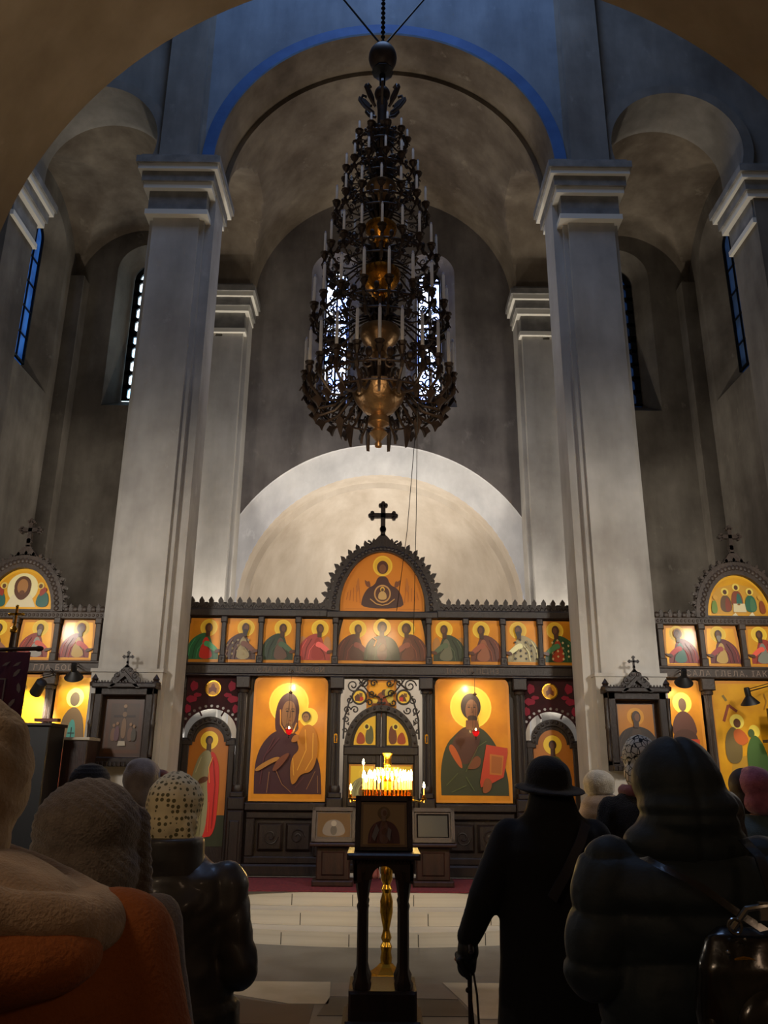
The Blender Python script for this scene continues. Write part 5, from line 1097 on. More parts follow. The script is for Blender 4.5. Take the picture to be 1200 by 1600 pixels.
# two small lecterns on the platform
def small_lectern(cx, label, ilabel, fn, ground):
    r = empty('lectern', (cx, 9.45, 0.402), label, 'lectern')
    mb = MB(); mb.bbox(-0.22, 0.22, -0.15, 0.15, 0.0, 0.06, 0.012); mb.bbox(-0.18, 0.18, -0.11, 0.11, 0.06, 0.4, 0.012)
    mb.bbox(-0.13, 0.13, -0.125, 0.0, 0.1, 0.35, 0.02); mb.build('cabinet', M_WOODD, r)
    mb = MB(); mb.bbox(-0.25, 0.25, -0.2, 0.2, 0.4, 0.435, 0.01); mb.build('shelf', M_WOODD, r)
    M = Matrix.Translation((0, -0.1, 0.435)) @ Matrix.Rotation(math.radians(-15), 4, 'X'); mb = MB(); mb.box(-0.24, 0.24, 0.0, 0.04, 0, 0.36, 0, M)
    for a, b, c, d in ((-0.24, -0.2, 0, 0.36), (0.2, 0.24, 0, 0.36), (-0.24, 0.24, 0.32, 0.36), (-0.24, 0.24, 0, 0.04)): mb.box(a, b, -0.03, 0.01, c, d, 0, M)
    mb.build('book_rest', M_WOODD, r)
    icon('icon', 0.38, 0.27, (cx, 9.45-0.1-0.022, 0.402+0.435+0.045), ilabel, fn, ground=ground, edge=M_WOODD, border=0.012, depth=0.015, rot=(math.radians(-15), 0, 0))
def f_l(P, w, h): P.poly(smooth_poly([(-0.14, 0.02), (-0.1, 0.16), (0.0, 0.2), (0.1, 0.16), (0.14, 0.02)]), '5c5048'); P.ell(0, 0.08, 0.035, 0.05, '241a16'); P.ell(0.0, 0.15, 0.03, 0.03, '80766a')
def f_r(P, w, h): P.poly([(-0.16, 0.02), (0.16, 0.02), (0.16, 0.24), (-0.16, 0.24)], '0c0906')
small_lectern(-0.48, 'small dark lectern on the platform to the left of the central one', 'small pale and brown icon lying on the left platform lectern', f_l, mat('ochre_dim', '5c421f', 0.8))
small_lectern(0.6, 'small dark lectern on the platform to the right of the central one', 'very dark icon lying on the right platform lectern', f_r, mat('near_black_ground', '120d0a', 0.9, spec=0.1))

# choir stand and banner on the left
r = empty('choir_stand', (-3.62, 8.5, 0), 'plain black boxlike choir stand before the left aisle screen', 'stand')
MB().bbox(-0.38, 0.33, -0.2, 0.2, 0.0, 1.98, 0.01).build('cabinet', M_BLACK, r)
MB().bbox(-0.4, 0.35, -0.22, 0.22, 1.98, 2.01, 0.008).build('top_board', mat('brown_board', '241814', 0.5), r)
mb = MB(); mb.box(0.12, 0.36, -0.1, -0.02, 2.03, 2.06); mb.box(0.2, 0.24, -0.08, -0.04, 2.0, 2.04); mb.build('reading_ledge', mat('red_brown_wood', '5c2c1c', 0.5), r)
r = empty('choir_stand', (-3.18, 8.9, 0), 'narrow dark brown block standing for shade between the black choir stand and left pier', 'stand')  # dark block added where there is only shade beside the pier
MB().bbox(-0.13, 0.13, -0.15, 0.15, 0.0, 1.86, 0.01).build('cabinet', M_WOODD, r); MB().bbox(-0.15, 0.15, -0.17, 0.17, 1.86, 1.89, 0.006).build('top_board', mat('pale_edge', 'a89c88', 0.5), r)
r = empty('church_banner', (-2.4, 5.0, 0), 'dark maroon velvet banner with silver leaf embroidery and gold cross finial', 'banner')
mb = MB(); n = 20
for i in range(n+1):
    x = -0.24 + 0.48*i/n; y = 0.012*math.sin(i*1.1); mb.v += [(x, y, 2.27), (x*0.97, y*1.3, 1.35 - 0.06*math.cos(x*26))]
mb.f = [(2*i, 2*i+1, 2*i+3, 2*i+2) for i in range(n)]; mb.m = [0]*n
bn = mb.build('banner_cloth', mat('maroon_velvet', '4a0c18', 0.9), r); so = bn.modifiers.new('s', 'SOLIDIFY'); so.thickness = 0.006
mb = MB(); rr = random.Random(5)
for k in range(9):
    for s in (-1, 1):
        z = 1.42 + 0.09*k; x = s*(0.185 + 0.02*math.sin(k*2)); a = rr.uniform(20, 160)
        ca, sa = math.cos(math.radians(a)), math.sin(math.radians(a)); L = [(-0.03, 0), (-0.01, 0.012), (0.018, 0.01), (0.032, 0), (0.012, -0.01), (-0.014, -0.01)]
        mb.prism([(x+p*ca-q*sa, z+p*sa+q*ca) for p, q in L], -0.022, -0.018)
for k in range(6): x = -0.17+0.068*k; mb.prism([(x-0.02, 2.18), (x, 2.2), (x+0.03, 2.21), (x+0.01, 2.185)], -0.022, -0.018)
for a, b, c, d in ((-0.12, -0.112, 1.5, 2.1), (0.112, 0.12, 1.5, 2.1), (-0.12, 0.12, 2.1, 2.108), (-0.12, 0.12, 1.5, 1.508)): mb.box(a, b, -0.022, -0.016, c, d)
mb.box(-0.08, 0.08, -0.02, -0.012, 1.6, 2.0, 1)
mb.build('silver_embroidery', [mat('silver_embroidery_thread', '9a9498', 0.4, metal=0.5), mat('banner_centre', '5c4c30', 0.6)], r, smooth=0)
mb = MB(); mb.tube([(-0.27, 0.02, 2.275), (0.27, 0.02, 2.295)], 0.013, 8); mb.ball((0.28, 0.02, 2.295), (0.028, 0.018, 0.018), 8); mb.ball((-0.28, 0.02, 2.275), (0.028, 0.018, 0.018), 8); mb.tube([(0.06, 0.03, 0.02), (0.1, 0.03, 2.4)], 0.015, 8); mb.box(-0.1, 0.22, -0.13, 0.19, 0, 0.03); mb.build('pole', mat('dark_red_pole', '3a1812', 0.5), r)
mb = MB(); mb.lathe([(0.0, 2.38), (0.022, 2.4), (0.022, 2.42), (0.008, 2.44)], (0.1, 0.03, 0), 12); mb.box(0.095, 0.107, 0.025, 0.036, 2.42, 2.56); mb.box(0.065, 0.14, 0.025, 0.036, 2.505, 2.52)
for x, z in ((0.101, 2.562), (0.06, 2.512), (0.144, 2.512)): mb.ball((x, 0.03, z), 0.011, 8)
mb.build('gold_cross', M_BRASS, r)

# ------------------------------------------------------------------ people
def blob(name, prims, voxel, m, parent=None, disp=None, smooth=5, loc=(0, 0, 0), mats=None, split=None):
    mb = MB()
    for p in prims:
        if p[0] == 'cap':
            a, ra, b, rb = Vector(p[1]), p[2], Vector(p[3]), p[4]
            t = (b-a); L = t.length; q = t.to_track_quat('Z', 'Y').to_matrix().to_4x4() if L > 1e-6 else Matrix.Identity(4)
            k = (ra-rb)/max(L, 1e-6); k = max(-0.9, min(0.9, k)); th = math.asin(k)
            prof = [(ra*math.cos(u), ra*math.sin(u)) for u in [-PI/2 + (th+PI/2)*i/6 for i in range(7)]] + [(rb*math.cos(u), L+rb*math.sin(u)) for u in [th + (PI/2-th)*i/6 for i in range(7)]]
            prof[0] = (1e-4, prof[0][1]); prof[-1] = (1e-4, prof[-1][1])
            mb.lathe(prof, n=14, M=Matrix.Translation(a) @ q)
        elif p[0] == 'ell':
            M = Matrix.Translation(p[1]);
            if len(p) > 3: M = M @ Matrix.Rotation(p[3][0], 4, 'X') @ Matrix.Rotation(p[3][1], 4, 'Y') @ Matrix.Rotation(p[3][2], 4, 'Z')
            mb.ball((0, 0, 0), p[2], 20, M=M, m=14)
        elif p[0] == 'loft':
            n = 28; vs = []; R = p[1]
            for (z, cx, cy, rx, ry) in R:
                for j in range(n): a = 2*PI*j/n; vs.append((cx+rx*math.cos(a), cy+ry*math.sin(a), z))
            mb.add(vs, [(i*n+j, i*n+(j+1) % n, (i+1)*n+(j+1) % n, (i+1)*n+j) for i in range(len(R)-1) for j in range(n)] + [tuple(range(n-1, -1, -1)), tuple(range((len(R)-1)*n, len(R)*n))])
        elif p[0] == 'ring': mb.ring((0, 0, 0), p[2], p[3], 40, 12, M=Matrix.Translation(p[1]) @ (Matrix.Rotation(p[4][0], 4, 'X') @ Matrix.Rotation(p[4][1], 4, 'Y') if len(p) > 4 else Matrix.Identity(4)) @ (Matrix.Diagonal((p[5][0], p[5][1], p[5][2], 1)) if len(p) > 5 else Matrix.Identity(4)))
    me = bpy.data.meshes.new('tmp'); me.from_pydata(mb.v, [], mb.f)
    b = bmesh.new(); b.from_mesh(me); bmesh.ops.recalc_face_normals(b, faces=b.faces); b.to_mesh(me); b.free()
    t = bpy.data.objects.new('tmp', me); C.objects.link(t)
    r_ = t.modifiers.new('r', 'REMESH'); r_.mode = 'VOXEL'; r_.voxel_size = voxel
    s_ = t.modifiers.new('s', 'SMOOTH'); s_.factor = 0.5; s_.iterations = smooth
    dg = bpy.context.evaluated_depsgraph_get(); out = bpy.data.meshes.new_from_object(t.evaluated_get(dg)); bpy.data.objects.remove(t); bpy.data.meshes.remove(me)
    if disp:
        ns = [v.normal.copy() for v in out.vertices]
        for v, nn in zip(out.vertices, ns): v.co += nn*disp(v.co)
    out.materials.clear()
    for x in (mats or [m]): out.materials.append(x)
    out.polygons.foreach_set('use_smooth', [True]*len(out.polygons))
    out.name = name; o = bpy.data.objects.new(name, out); C.objects.link(o); o.location = loc
    if parent: o.parent = parent
    return o
def fold(freq=6, amp=0.012, st=(1, 1, 0.5)):
    return lambda co: amp*noise.noise(Vector((co.x*freq*st[0], co.y*freq*st[1], co.z*freq*st[2]))) + amp*0.45*noise.noise(Vector((co.x*freq*3*st[0], co.y*freq*3*st[1], co.z*freq*3*st[2])))
def quilt(period, amp):
    def f(co):
        z = co.z/period + 0.35*noise.noise(co*3); return amp*(abs(math.sin(PI*z))**0.5 - 0.7) + 0.006*noise.noise(co*14)
    return f
def knit(d, amp=0.004, per=0.028):
    return lambda co: amp*math.sin(2*PI*(co.dot(Vector(d)))/per + 1.5*noise.noise(co*5)) + 0.004*noise.noise(co*9)

def person(label, loc, H, hair=M_HAIR, arms='clasped', rz=0.0, vox=0.0125, trousers=M_TROUSER):
    k = H/1.7; r = empty('person', loc, label, 'person', rz=rz)
    def V(x, y, z): return (x*k, y*k, z*k)
    P_ = [('ell', V(0, 0.01, 1.6), (0.078*k, 0.095*k, 0.108*k)), ('ell', V(0, 0.045, 1.54), (0.056*k, 0.062*k, 0.062*k)), ('cap', V(0, 0.1, 1.6), 0.01*k, V(0, 0.122, 1.565), 0.014*k),
          ('ell', V(0, 0.1, 1.525), (0.026*k, 0.012*k, 0.009*k)), ('ell', V(0, 0.098, 1.512), (0.022*k, 0.012*k, 0.008*k)), ('ell', V(0, 0.085, 1.485), (0.022*k, 0.02*k, 0.018*k)),
          ('ell', V(-0.08, 0.01, 1.585), (0.012*k, 0.022*k, 0.033*k)), ('ell', V(0.08, 0.01, 1.585), (0.012*k, 0.022*k, 0.033*k)),
          ('cap', V(0, 0, 1.4), 0.056*k, V(0, 0.005, 1.52), 0.052*k),
          ('loft', [(0.84*k, 0, 0, 0.16*k, 0.11*k), (0.95*k, 0, 0, 0.17*k, 0.12*k), (1.1*k, 0, 0, 0.145*k, 0.1*k), (1.28*k, 0, 0, 0.175*k, 0.115*k), (1.37*k, 0, 0, 0.165*k, 0.095*k), (1.42*k, 0, 0, 0.08*k, 0.06*k)])]
    for s in (-1, 1):
        P_ += [('ell', V(s*0.033, 0.094, 1.605), (0.015*k, 0.008*k, 0.009*k)), ('cap', V(s*0.09, 0, 0.88), 0.088*k, V(s*0.1, 0.01, 0.48), 0.056*k), ('cap', V(s*0.1, 0.01, 0.48), 0.056*k, V(s*0.1, -0.02, 0.09), 0.04*k), ('cap', V(s*0.1, -0.03, 0.05), 0.04*k, V(s*0.115, 0.14, 0.035), 0.032*k)]
        sh = V(s*0.175, 0, 1.35)
        if arms == 'cane' and s < 0: el, wr = (-0.32, -0.02, 1.06), (-0.40, 0.06, 0.84)
        elif arms == 'down': el, wr = V(s*0.24, -0.02, 1.08), V(s*0.25, 0.06, 0.84)
        else: el, wr = V(s*0.24, -0.02, 1.09), V(s*0.09, 0.2, 1.02)
        P_ += [('cap', sh, 0.052*k, el, 0.042*k), ('cap', el, 0.042*k, wr, 0.028*k)]
        e, w_ = Vector(el), Vector(wr); d = (w_-e).normalized(); side = d.cross(Vector((0, 1, 0.3))).normalized(); nn = side.cross(d).normalized()
        pc = w_ + d*0.045; P_ += [('cap', w_, 0.026*k, pc, 0.03*k), ('ell', pc + d*0.01, (0.036*k, 0.03*k, 0.036*k))]
        for f, (o2, ln) in enumerate(((-0.027, 0.062), (-0.009, 0.072), (0.009, 0.068), (0.027, 0.054))):
            a = pc + d*0.025 + side*o2*k; b_ = a + d*ln*0.55*k + nn*0.006; c_ = b_ + d*ln*0.3*k + nn*0.028*k
            P_ += [('cap', a, 0.0095*k, b_, 0.009*k), ('cap', b_, 0.009*k, c_, 0.008*k)]
        a = pc - d*0.01 - side*0.03*s*k; b_ = a - side*0.02*s*k + d*0.03*k + nn*0.015; P_ += [('cap', a, 0.012*k, b_, 0.01*k), ('cap', b_, 0.01*k, b_ + d*0.025*k + nn*0.01, 0.009*k)]
    b = blob('body', P_, vox, M_SKIN, r, smooth=2)
    sh_ = [];
    for s in (-1, 1): sh_ += [('cap', V(s*0.1, -0.04, 0.05), 0.047*k, V(s*0.117, 0.15, 0.04), 0.04*k), ('cap', V(s*0.1, -0.03, 0.06), 0.045*k, V(s*0.1, -0.02, 0.13), 0.05*k)]
    blob('shoes', sh_, 0.012, M_SHOE, r, smooth=3)
    tr = []
    for s in (-1, 1): tr += [('cap', V(s*0.09, 0, 0.86), 0.1*k, V(s*0.1, 0.01, 0.48), 0.07*k), ('cap', V(s*0.1, 0.01, 0.48), 0.07*k, V(s*0.1, -0.02, 0.14), 0.058*k)]
    blob('trousers', tr, 0.016, trousers, r, smooth=4)
    return r, k
def coat(r, k, m, hem=0.45, w=1.0, arms='clasped', disp=None, vox=0.016, collar=None, sh=1.0, name='coat', thick=1.0):
    def V(x, y, z): return (x*k, y*k, z*k)
    R = [(hem, 0.27, 0.2), (hem+0.2, 0.255, 0.19), (0.95, 0.235, 0.175), (1.12, 0.215, 0.16), (1.27, 0.222, 0.165), (1.36, 0.2, 0.14), (1.41, 0.14, 0.1), (1.45, 0.085, 0.08)]
    P_ = [('loft', [(z*k, 0, 0, rx*w*k*(sh if z > 1.2 and z < 1.4 else 1), ry*w*k) for z, rx, ry in R])]
    for s in (-1, 1):
        shp = V(s*0.175*sh*w, 0, 1.325)
        if arms == 'cane' and s < 0: el, wr = (-0.33, -0.02, 1.03), (-0.4, 0.05, 0.86)
        elif arms == 'down': el, wr = V(s*0.25*w, -0.02, 1.06), V(s*0.25*w, 0.05, 0.88)
        else: el, wr = V(s*0.25*w, -0.03, 1.07), V(s*0.12*w, 0.2, 1.02)
        P_ += [('cap', shp, 0.085*k*thick, el, 0.075*k*thick), ('cap', el, 0.075*k*thick, wr, 0.058*k*thick)]
    if collar: P_.append(('loft', collar))
    return blob(name, P_, vox, m, r, disp=disp or fold(), smooth=4)

def fabric(name, c1, c2, rough=0.9, ns=12, bump=0.3, bs=120, sheen=0.15, **k): return mat(name, c1, rough, col2=c2, nscale=ns, bump=bump, bscale=bs, sheen=sheen, **k)
# 1: orange jacket, beige knitted hat, thrown back fleece hood (nearest, left edge)
r, k = person('person at the left edge in orange jacket, fleece lined hood and cream knitted hat', (-0.74, 1.5, 0), 1.68)
HX = 1.6*k
M_OR = fabric('orange_coat_cloth', '98541f', '824314', ns=3, sheen=0.05); coat(r, k, M_OR, hem=0.6, w=1.58, sh=1.12, disp=fold(3.5, 0.02), thick=1.15)
blob('hood', [('ell', (0.02, -0.14, 1.345), (0.31, 0.16, 0.09), (0.1, 0.08, 0)), ('ell', (0.0, -0.05, 1.36), (0.28, 0.16, 0.09), (0, 0.1, 0))], 0.01, M_OR, r, disp=fold(4, 0.012))
blob('hood_lining', [('ring', (0.02, -0.06, 1.425), 0.215, 0.045, (-0.04, 0.26), (1.25, 0.85, 1.0)), ('ell', (0.0, -0.05, 1.43), (0.25, 0.16, 0.05), (-0.05, 0.17, 0)), ('ell', (-0.08, -0.14, 1.455), (0.2, 0.08, 0.045), (0, 0.2, 0))], 0.010, fabric('beige_fleece', 'a48a70', '8c745c', ns=20, bump=0.35, bs=160, sheen=0.3), r, disp=fold(4, 0.016))
M_HATB = fabric('cream_knit', 'a8947a', '907c62', ns=20, bump=0.3, bs=90, sheen=0.3)
blob('knitted_hat', [('ell', (0, 0.0, HX+0.0), (0.118, 0.13, 0.15)), ('ell', (0, -0.02, HX-0.1), (0.105, 0.11, 0.11)), ('ell', (0.0, 0.01, HX+0.07), (0.09, 0.1, 0.075))], 0.009, M_HATB, r, disp=(lambda co: 0.003*math.sin(2*PI*math.hypot(co.x+0.05, co.z-1.50)/0.03) + 0.003*noise.noise(co*4)), smooth=3)
# 2: grey brown knitted hood
r, k = person('person in a big grey brown knitted hood behind the orange jacket', (-0.755, 2.25, 0), 1.56)
coat(r, k, fabric('taupe_coat', '6a5a4c', '54483c'), hem=0.5, w=1.1, sh=1.05)
M_TAUPE = fabric('taupe_knit', '6c6258', '574d44', ns=30, bump=0.5, bs=150, sheen=0.4)
hz = 1.6*k - 0.03
blob('knitted_hood', [('ell', (0, -0.01, hz+0.01), (0.135, 0.15, 0.125)), ('ell', (0.0, -0.03, hz-0.1), (0.145, 0.14, 0.14)), ('cap', (0.11, 0.05, hz+0.03), 0.035, (0.14, 0.03, hz-0.16), 0.035), ('ell', (0, -0.01, hz-0.2), (0.16, 0.14, 0.07))], 0.009, M_TAUPE, r, disp=knit((0.5, 0.3, 0.8), 0.002, 0.02))
# 3: black leather jacket, patterned scarf
r, k = person('person in black leather jacket and cream dotted headscarf', (-0.705, 2.95, 0), 1.57, vox=0.0125)
M_LEATHER = mat('black_leather', '35312e', 0.5, col2='282523', nscale=8, bump=0.25, bscale=9, coat=0.15, spec=0.6)
coat(r, k, M_LEATHER, hem=0.75, w=1.1, sh=1.04, disp=lambda co: 0.022*noise.noise(Vector((co.x*5, co.y*5, co.z*3))) + 0.012*abs(noise.noise(Vector((co.x*9+co.z*4, co.y*9, co.z*13-co.x*6)))), vox=0.011)
ck = 1.57/1.7
blob('collar', [('loft', [(1.18, 0, 0.0, 0.15, 0.12), (1.25, 0, -0.01, 0.135, 0.13), (1.31, 0, -0.02, 0.122, 0.128), (1.375, 0, -0.02, 0.118, 0.126)])], 0.009, M_LEATHER, r, disp=fold(8, 0.006), smooth=3)
def dotted(name, c0, c1, scale, thr=0.32, kind='dots'):
    m = bpy.data.materials.new(name); m.use_nodes = True; nt = m.node_tree; b = nt.nodes['Principled BSDF']; b.inputs['Roughness'].default_value = 0.8
    tc = nt.nodes.new('ShaderNodeTexCoord'); v = nt.nodes.new('ShaderNodeTexVoronoi'); v.inputs['Scale'].default_value = scale
    if kind == 'dots': v.inputs['Randomness'].default_value = 0.35
    else: v.feature = 'DISTANCE_TO_EDGE'
    mt = nt.nodes.new('ShaderNodeMath'); mt.operation = 'LESS_THAN'; mt.inputs[1].default_value = thr
    mx = nt.nodes.new('ShaderNodeMix'); mx.data_type = 'RGBA'; mx.inputs[6].default_value = lin(c0); mx.inputs[7].default_value = lin(c1)
    nt.links.new(tc.outputs['Object'], v.inputs['Vector']); nt.links.new(v.outputs['Distance'], mt.inputs[0]); nt.links.new(mt.outputs[0], mx.inputs[0]); nt.links.new(mx.outputs[2], b.inputs['Base Color']); MATS[name] = m; return m
hz = 1.6*k
blob('headscarf', [('ell', (0, 0.0, hz), (0.098, 0.115, 0.108)), ('ell', (0, -0.03, hz-0.06), (0.096, 0.09, 0.085)), ('cap', (0.05, -0.07, hz-0.07), 0.035, (0.075, -0.07, hz-0.14), 0.02), ('ell', (0, -0.03, hz-0.13), (0.09, 0.09, 0.05))], 0.007, dotted('dotted_scarf', 'e4d8b0', '66603f', 55, 0.36), r, disp=fold(14, 0.008), smooth=3)
# 4: black knitted cap
r, k = person('person in a round black knitted cap seen behind the grey brown hood', (-1.50, 4.4, 0), 1.6, vox=0.016)
coat(r, k, fabric('charcoal_coat', '2c2a2c', '1e1c1e'), vox=0.02); hz = 1.6*k
blob('cap', [('ell', (0, 0, hz+0.01), (0.105, 0.118, 0.105)), ('ell', (0, -0.01, hz-0.04), (0.104, 0.112, 0.07))], 0.01, fabric('black_knit', '0e0d10', '17151a', ns=30), r, disp=knit((0, 0, 1), 0.002, 0.02))
# 5: grey hat with bobble-like peak, face turned right
r, k = person('person in a soft grey hood with face turned to the right near the left pier', (-1.42, 5.2, 0), 1.6, rz=-0.9, vox=0.014)
coat(r, k, fabric('pale_grey_coat', '9c9490', '847c78'), vox=0.02); hz = 1.6*k
blob('hood', [('ell', (0, -0.035, hz+0.03), (0.108, 0.115, 0.118)), ('ell', (0, -0.05, hz-0.07), (0.105, 0.085, 0.11)), ('ell', (0.0, -0.06, hz+0.09), (0.07, 0.08, 0.06))], 0.01, fabric('soft_grey', 'a39892', '8a807a', sheen=0.5), r, disp=fold(9, 0.008))
blob('cap_brim', [('ell', (0, 0.08, hz+0.05), (0.075, 0.05, 0.03))], 0.008, fabric('dusty_pink', '9c6660', '84544e'), r)
blob('scarf', [('ring', (0, 0.01, 1.42*k), 0.1, 0.035)], 0.01, fabric('white_scarf', 'b8b0ac', '9c9490'), r, disp=fold(14, 0.01))
# 6: black hat and long black coat with walking stick
r, k = person('person in a black brimmed hat and long black coat leaning on a cane', (0.83, 4.1, 0), 1.66, arms='cane', vox=0.011)
M_BCOAT = fabric('black_wool', '0d0d12', '09090c', ns=6, sheen=0.04, bump=0.1)
coat(r, k, M_BCOAT, hem=0.3, w=1.16, sh=1.02, arms='cane', disp=fold(4, 0.014), vox=0.014, collar=[(1.36, 0, 0, 0.16, 0.12), (1.42, 0, -0.005, 0.12, 0.12), (1.5, 0, 0, 0.1, 0.11)])
hz = 1.6*k
blob('brimmed_hat', [('ell', (0, 0, hz+0.02), (0.112, 0.125, 0.09)), ('loft', [(hz-0.055, 0, 0, 0.11, 0.12), (hz+0.0, 0, 0, 0.115, 0.125), (hz+0.05, 0, 0, 0.105, 0.115), (hz+0.085, 0, 0, 0.07, 0.08)]), ('ell', (0, -0.01, hz-0.05), (0.172, 0.185, 0.02), (0.12, 0.05, 0))], 0.008, fabric('black_felt', '0b0a0c', '121014', sheen=0.1), r, disp=lambda co: 0.012*noise.noise(co*7) , smooth=4)
blob('glove', [('ell', (-0.405, 0.06, 0.80), (0.05, 0.058, 0.06)), ('cap', (-0.4, 0.055, 0.88), 0.048, (-0.412, 0.07, 0.73), 0.045)] + [('cap', (-0.45, 0.095-0.024*j, 0.775-0.004*j), 0.016, (-0.41, 0.1-0.024*j, 0.70), 0.016) for j in range(4)] + [('cap', (-0.375, 0.09, 0.81), 0.016, (-0.38, 0.115, 0.76), 0.014)], 0.006, mat('black_glove', '0e0d10', 0.6), r, smooth=2)
def strap(path, w2, th, m, parent, side=(1, 0, 0.6)):
    mb = MB(); sd = Vector(side).normalized(); P_ = [Vector(p) for p in path]; vs = []
    for p in P_:
        for a, b in ((-1, 0), (1, 0), (1, -1), (-1, -1)): vs.append(p + sd*a*w2 + Vector((0, b*th, 0)))
    n = len(P_); mb.add(vs, [(4*i+j, 4*i+(j+1) % 4, 4*i+4+(j+1) % 4, 4*i+4+j) for i in range(n-1) for j in range(4)] + [(0, 1, 2, 3), (4*n-4, 4*n-1, 4*n-2, 4*n-3)]); return mb.build('strap', m, parent)
strap([(0.13, -0.145, 1.37), (0.09, -0.2, 1.3), (0.02, -0.215, 1.18), (-0.06, -0.222, 1.06)], 0.022, 0.012, mat('dark_grey_strap', '2c2a2e', 0.6), r, (0.8, 0, -0.6))
cn = empty('cane', (0.83-0.4, 4.16, 0), 'dark wooden walking cane with a wrist loop held by the person in the black hat', 'cane')
mb = MB(); mb.tube([(0, 0, 0), (0, 0, 0.8)], 0.011, 10); mb.tube([(0, 0, 0.8), (0.0, -0.03, 0.825), (0, -0.08, 0.83), (0, -0.1, 0.81)], 0.012, 10); mb.build('stick', M_WOODD, cn)
MB().lathe([(0.014, 0.0), (0.016, 0.02), (0.013, 0.04)], n=12).build('ferrule', M_BLACK, cn)
mb = MB(); mb.tube([(0.012, -0.012, 0.74), (0.03, -0.02, 0.62), (0.035, -0.02, 0.5), (0.025, -0.02, 0.44), (0.012, -0.02, 0.5), (0.004, -0.014, 0.6)], 0.005, 6); mb.ball((-0.01, -0.012, 0.64), 0.012, 8); mb.build('wrist_loop', mat('brown_cord', '2a1a12', 0.7), cn)
# 7: cream hat, beige coat, brown fur
r, k = person('person in cream knitted hat and beige ribbed coat, seen beside the black hat', (1.57, 6.0, 0), 1.58, vox=0.016)
coat(r, k, fabric('beige_coat', 'b39a82', '9c846c', sheen=0.5), hem=0.5, w=0.98, disp=quilt(0.09, 0.006), vox=0.018, collar=[(1.3, 0.01, -0.01, 0.17, 0.13), (1.38, 0.01, -0.01, 0.15, 0.13), (1.44, 0.01, -0.01, 0.1, 0.1)])
hz = 1.6*k
blob('knitted_hat', [('ell', (0, 0, hz+0.03), (0.112, 0.12, 0.09)), ('ell', (0, 0.01, hz-0.01), (0.11, 0.115, 0.06))], 0.009, fabric('cream_wool', 'd8cebc', 'c0b49c', ns=30, bump=0.5, sheen=0.5), r, disp=fold(12, 0.005))
blob('fur_collar', [('ell', (0.015, -0.045, hz-0.085), (0.11, 0.09, 0.05), (0.3, 0, 0)), ('ring', (0, 0, 1.44*k), 0.09, 0.035)], 0.009, fabric('brown_fur', '5c4030', '402a1e', ns=60, bump=1.0, bs=300, sheen=0.5), r, disp=lambda co: 0.008*noise.noise(co*40))
# 8: black and white patterned scarf
r, k = person('person in white headscarf with black cracked pattern behind the dark puffer hood', (1.45, 4.6, 0), 1.78, vox=0.015)
coat(r, k, fabric('black_fur_coat', '141214', '201c1e', ns=60, bump=0.8, bs=200), vox=0.02, disp=fold(20, 0.01)); hz = 1.6*k
blob('headscarf', [('ell', (-0.01, -0.02, hz+0.0), (0.1, 0.12, 0.115)), ('ell', (-0.02, -0.05, hz-0.09), (0.098, 0.09, 0.1)), ('cap', (-0.03, -0.1, hz-0.06), 0.04, (-0.04, -0.12, hz-0.22), 0.02)], 0.007, dotted('cracked_scarf', 'd8d4c8', '16140f', 30, 0.05, 'edge'), r, disp=fold(10, 0.008), smooth=3)
blob('scarf', [('ring', (0, 0.0, 1.43*k), 0.11, 0.035)], 0.01, fabric('rose_scarf', '9c6468', '84505a'), r, disp=fold(14, 0.01))
# 9: dark teal puffer with hood
r, k = person('person in dark blue green puffer jacket with hood up, right foreground', (0.98, 2.75, 0), 1.66, vox=0.0125)
M_PUFF = mat('dark_puffer_nylon', '1f292e', 0.62, col2='192227', nscale=5, bump=0.15, bscale=30, sheen=0.08, spec=0.3)
coat(r, k, M_PUFF, hem=0.5, w=1.3, sh=1.1, disp=quilt(0.15, 0.022), vox=0.012, thick=1.32)
hz = 1.6*k
blob('hood', [('ell', (0, 0.01, hz), (0.145, 0.16, 0.15)), ('ell', (0.01, -0.02, hz-0.09), (0.165, 0.165, 0.12)), ('ell', (0, -0.02, hz-0.18), (0.19, 0.15, 0.1))], 0.01, M_PUFF, r, disp=lambda co: 0.014*noise.noise(Vector((co.x*5, co.y*5, co.z*9))) - 0.012*math.exp(-(co.x*co.x)/0.0002) - 0.012*math.exp(-((co.z-1.47)**2)/0.0003))
# leather backpack worn by the person in the puffer
bp = empty('backpack', (1.05, 2.41, 0.84), 'shiny black leather backpack with gold zip on the dark puffer jacket', 'backpack')
M_BAG = mat('glossy_black_leather', '1c1a17', 0.22, col2='12110f', nscale=6, bump=0.25, bscale=9, coat=0.5)
blob('bag_body', [('loft', [(0.0, 0, 0.01, 0.13, 0.06), (0.03, 0, 0, 0.165, 0.085), (0.15, 0, 0, 0.175, 0.095), (0.27, 0, 0, 0.165, 0.085), (0.34, 0, 0.01, 0.14, 0.06), (0.36, 0, 0.015, 0.11, 0.03)])], 0.008, M_BAG, bp, disp=fold(8, 0.01), smooth=4).scale = (1.15, 1, 1)
blob('front_pocket', [('ell', (-0.03, -0.075, 0.13), (0.105, 0.045, 0.105))], 0.007, M_BAG, bp, smooth=2); blob('side_pocket', [('ell', (-0.165, 0.0, 0.1), (0.04, 0.06, 0.1))], 0.008, M_BAG, bp, smooth=2)
mb = MB(); mb.tube([(-0.11+0.022*i, -0.072+0.0006*(i-5)**2, 0.29+0.006*math.sin(i*1.3)) for i in range(11)], 0.0045, 6); mb.build('zip', M_BRASS, bp)
mb = MB(); mb.box(-0.03, 0.05, -0.065, -0.055, 0.385, 0.415); mb.box(-0.03, 0.045, -0.065, -0.055, 0.425, 0.43); mb.build('metal_plate', mat('polished_steel', 'c8c4bc', 0.2, metal=0.9), bp)
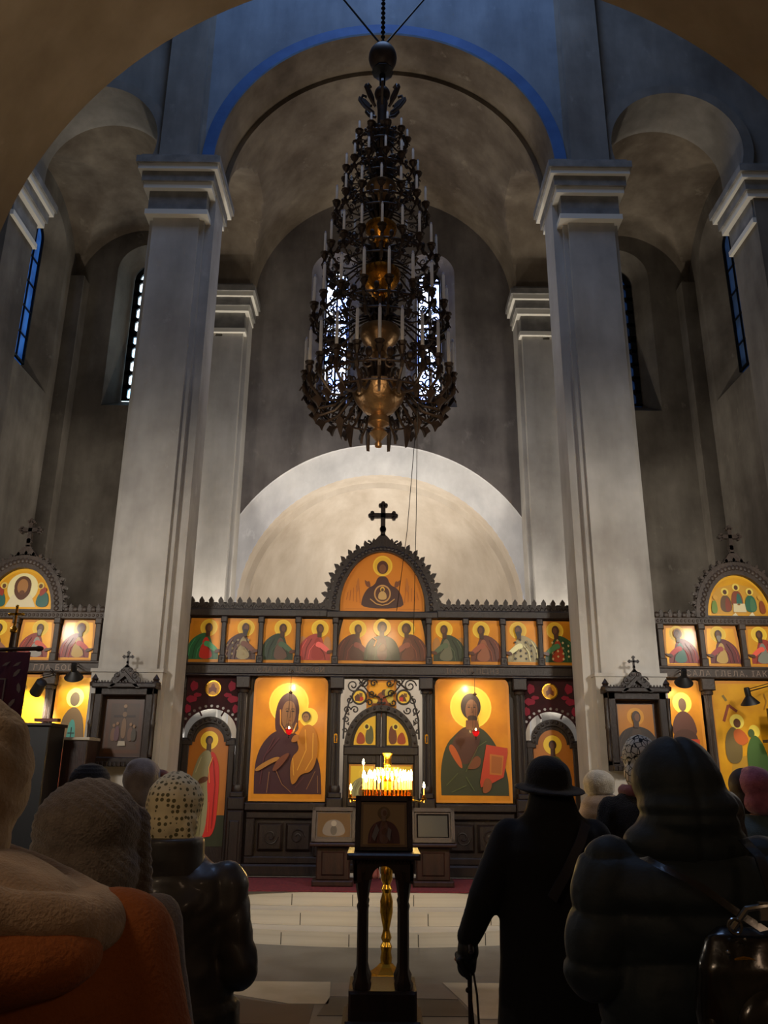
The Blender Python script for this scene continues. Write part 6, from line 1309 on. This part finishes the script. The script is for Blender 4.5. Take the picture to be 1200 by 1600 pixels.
mb = MB()
for x in (-0.1, 0.12): mb.ring((0, 0, 0), 0.018, 0.004, 16, 6, M=Matrix.Translation((x, -0.06, 0.37)) @ Matrix.Rotation(PI/2, 4, 'X')); mb.ball((x-0.03, -0.07, 0.31), 0.006, 8); mb.ball((x+0.02, -0.066, 0.34), 0.005, 8)
mb.tube([(-0.1, -0.04, 0.36), (-0.06, -0.05, 0.41), (0.0, -0.055, 0.42), (0.08, -0.05, 0.41), (0.12, -0.04, 0.36)], 0.009, 8)
mb.build('handle_rings', mat('steel_rings', 'a8a8a4', 0.2, metal=1.0), bp)
for p in ([(-0.27, 0.13, 0.52), (-0.24, 0.06, 0.50), (-0.16, 0.01, 0.46), (-0.08, -0.03, 0.40), (-0.02, -0.05, 0.36)], [(0.04, 0.16, 0.57), (0.04, 0.06, 0.53), (0.03, 0.01, 0.48), (0.03, -0.03, 0.42), (0.02, -0.05, 0.36)]):
    strap(p, 0.014, 0.008, M_BAG, bp, (1, 0, 0.2))
# 10: pink hat, teal coat
r, k = person('person in a pink knitted hat and grey teal coat near the right edge', (2.22, 5.0, 0), 1.6, vox=0.016)
coat(r, k, fabric('teal_coat', '56686a', '445456'), vox=0.02); hz = 1.6*k
blob('knitted_hat', [('ell', (0.01, -0.01, hz+0.03), (0.108, 0.12, 0.1)), ('ell', (0.02, -0.03, hz-0.07), (0.105, 0.1, 0.08))], 0.009, fabric('pink_knit', 'b4687c', '985468', ns=30, sheen=0.4), r, disp=fold(8, 0.006))
blob('hair', [('ell', (-0.03, 0.03, hz+0.02), (0.095, 0.1, 0.1)), ('ell', (-0.03, 0.02, hz-0.06), (0.085, 0.09, 0.09))], 0.01, M_HAIR, r)
# 11, 12: dark figures at the right edge
r, k = person('person in plain black coat between the puffer hood and the pink hat', (1.50, 3.72, 0), 1.5, vox=0.016)
coat(r, k, M_BCOAT, vox=0.02, w=1.12, sh=1.1); hz = 1.6*k
blob('hair', [('ell', (0, -0.01, hz+0.02), (0.092, 0.105, 0.1)), ('ell', (0, -0.03, hz-0.06), (0.085, 0.08, 0.08))], 0.01, mat('grey_hair', '5c5854', 0.6, col2='3c3834', nscale=40), r, disp=fold(20, 0.006))
r, k = person('person in black cropped by the right edge of the view', (1.98, 3.3, 0), 1.62, vox=0.016)
coat(r, k, M_BCOAT, vox=0.02, w=1.05); hz = 1.6*k
blob('cap', [('ell', (0, 0, hz+0.02), (0.105, 0.118, 0.1))], 0.01, MATS['black_knit'], r)
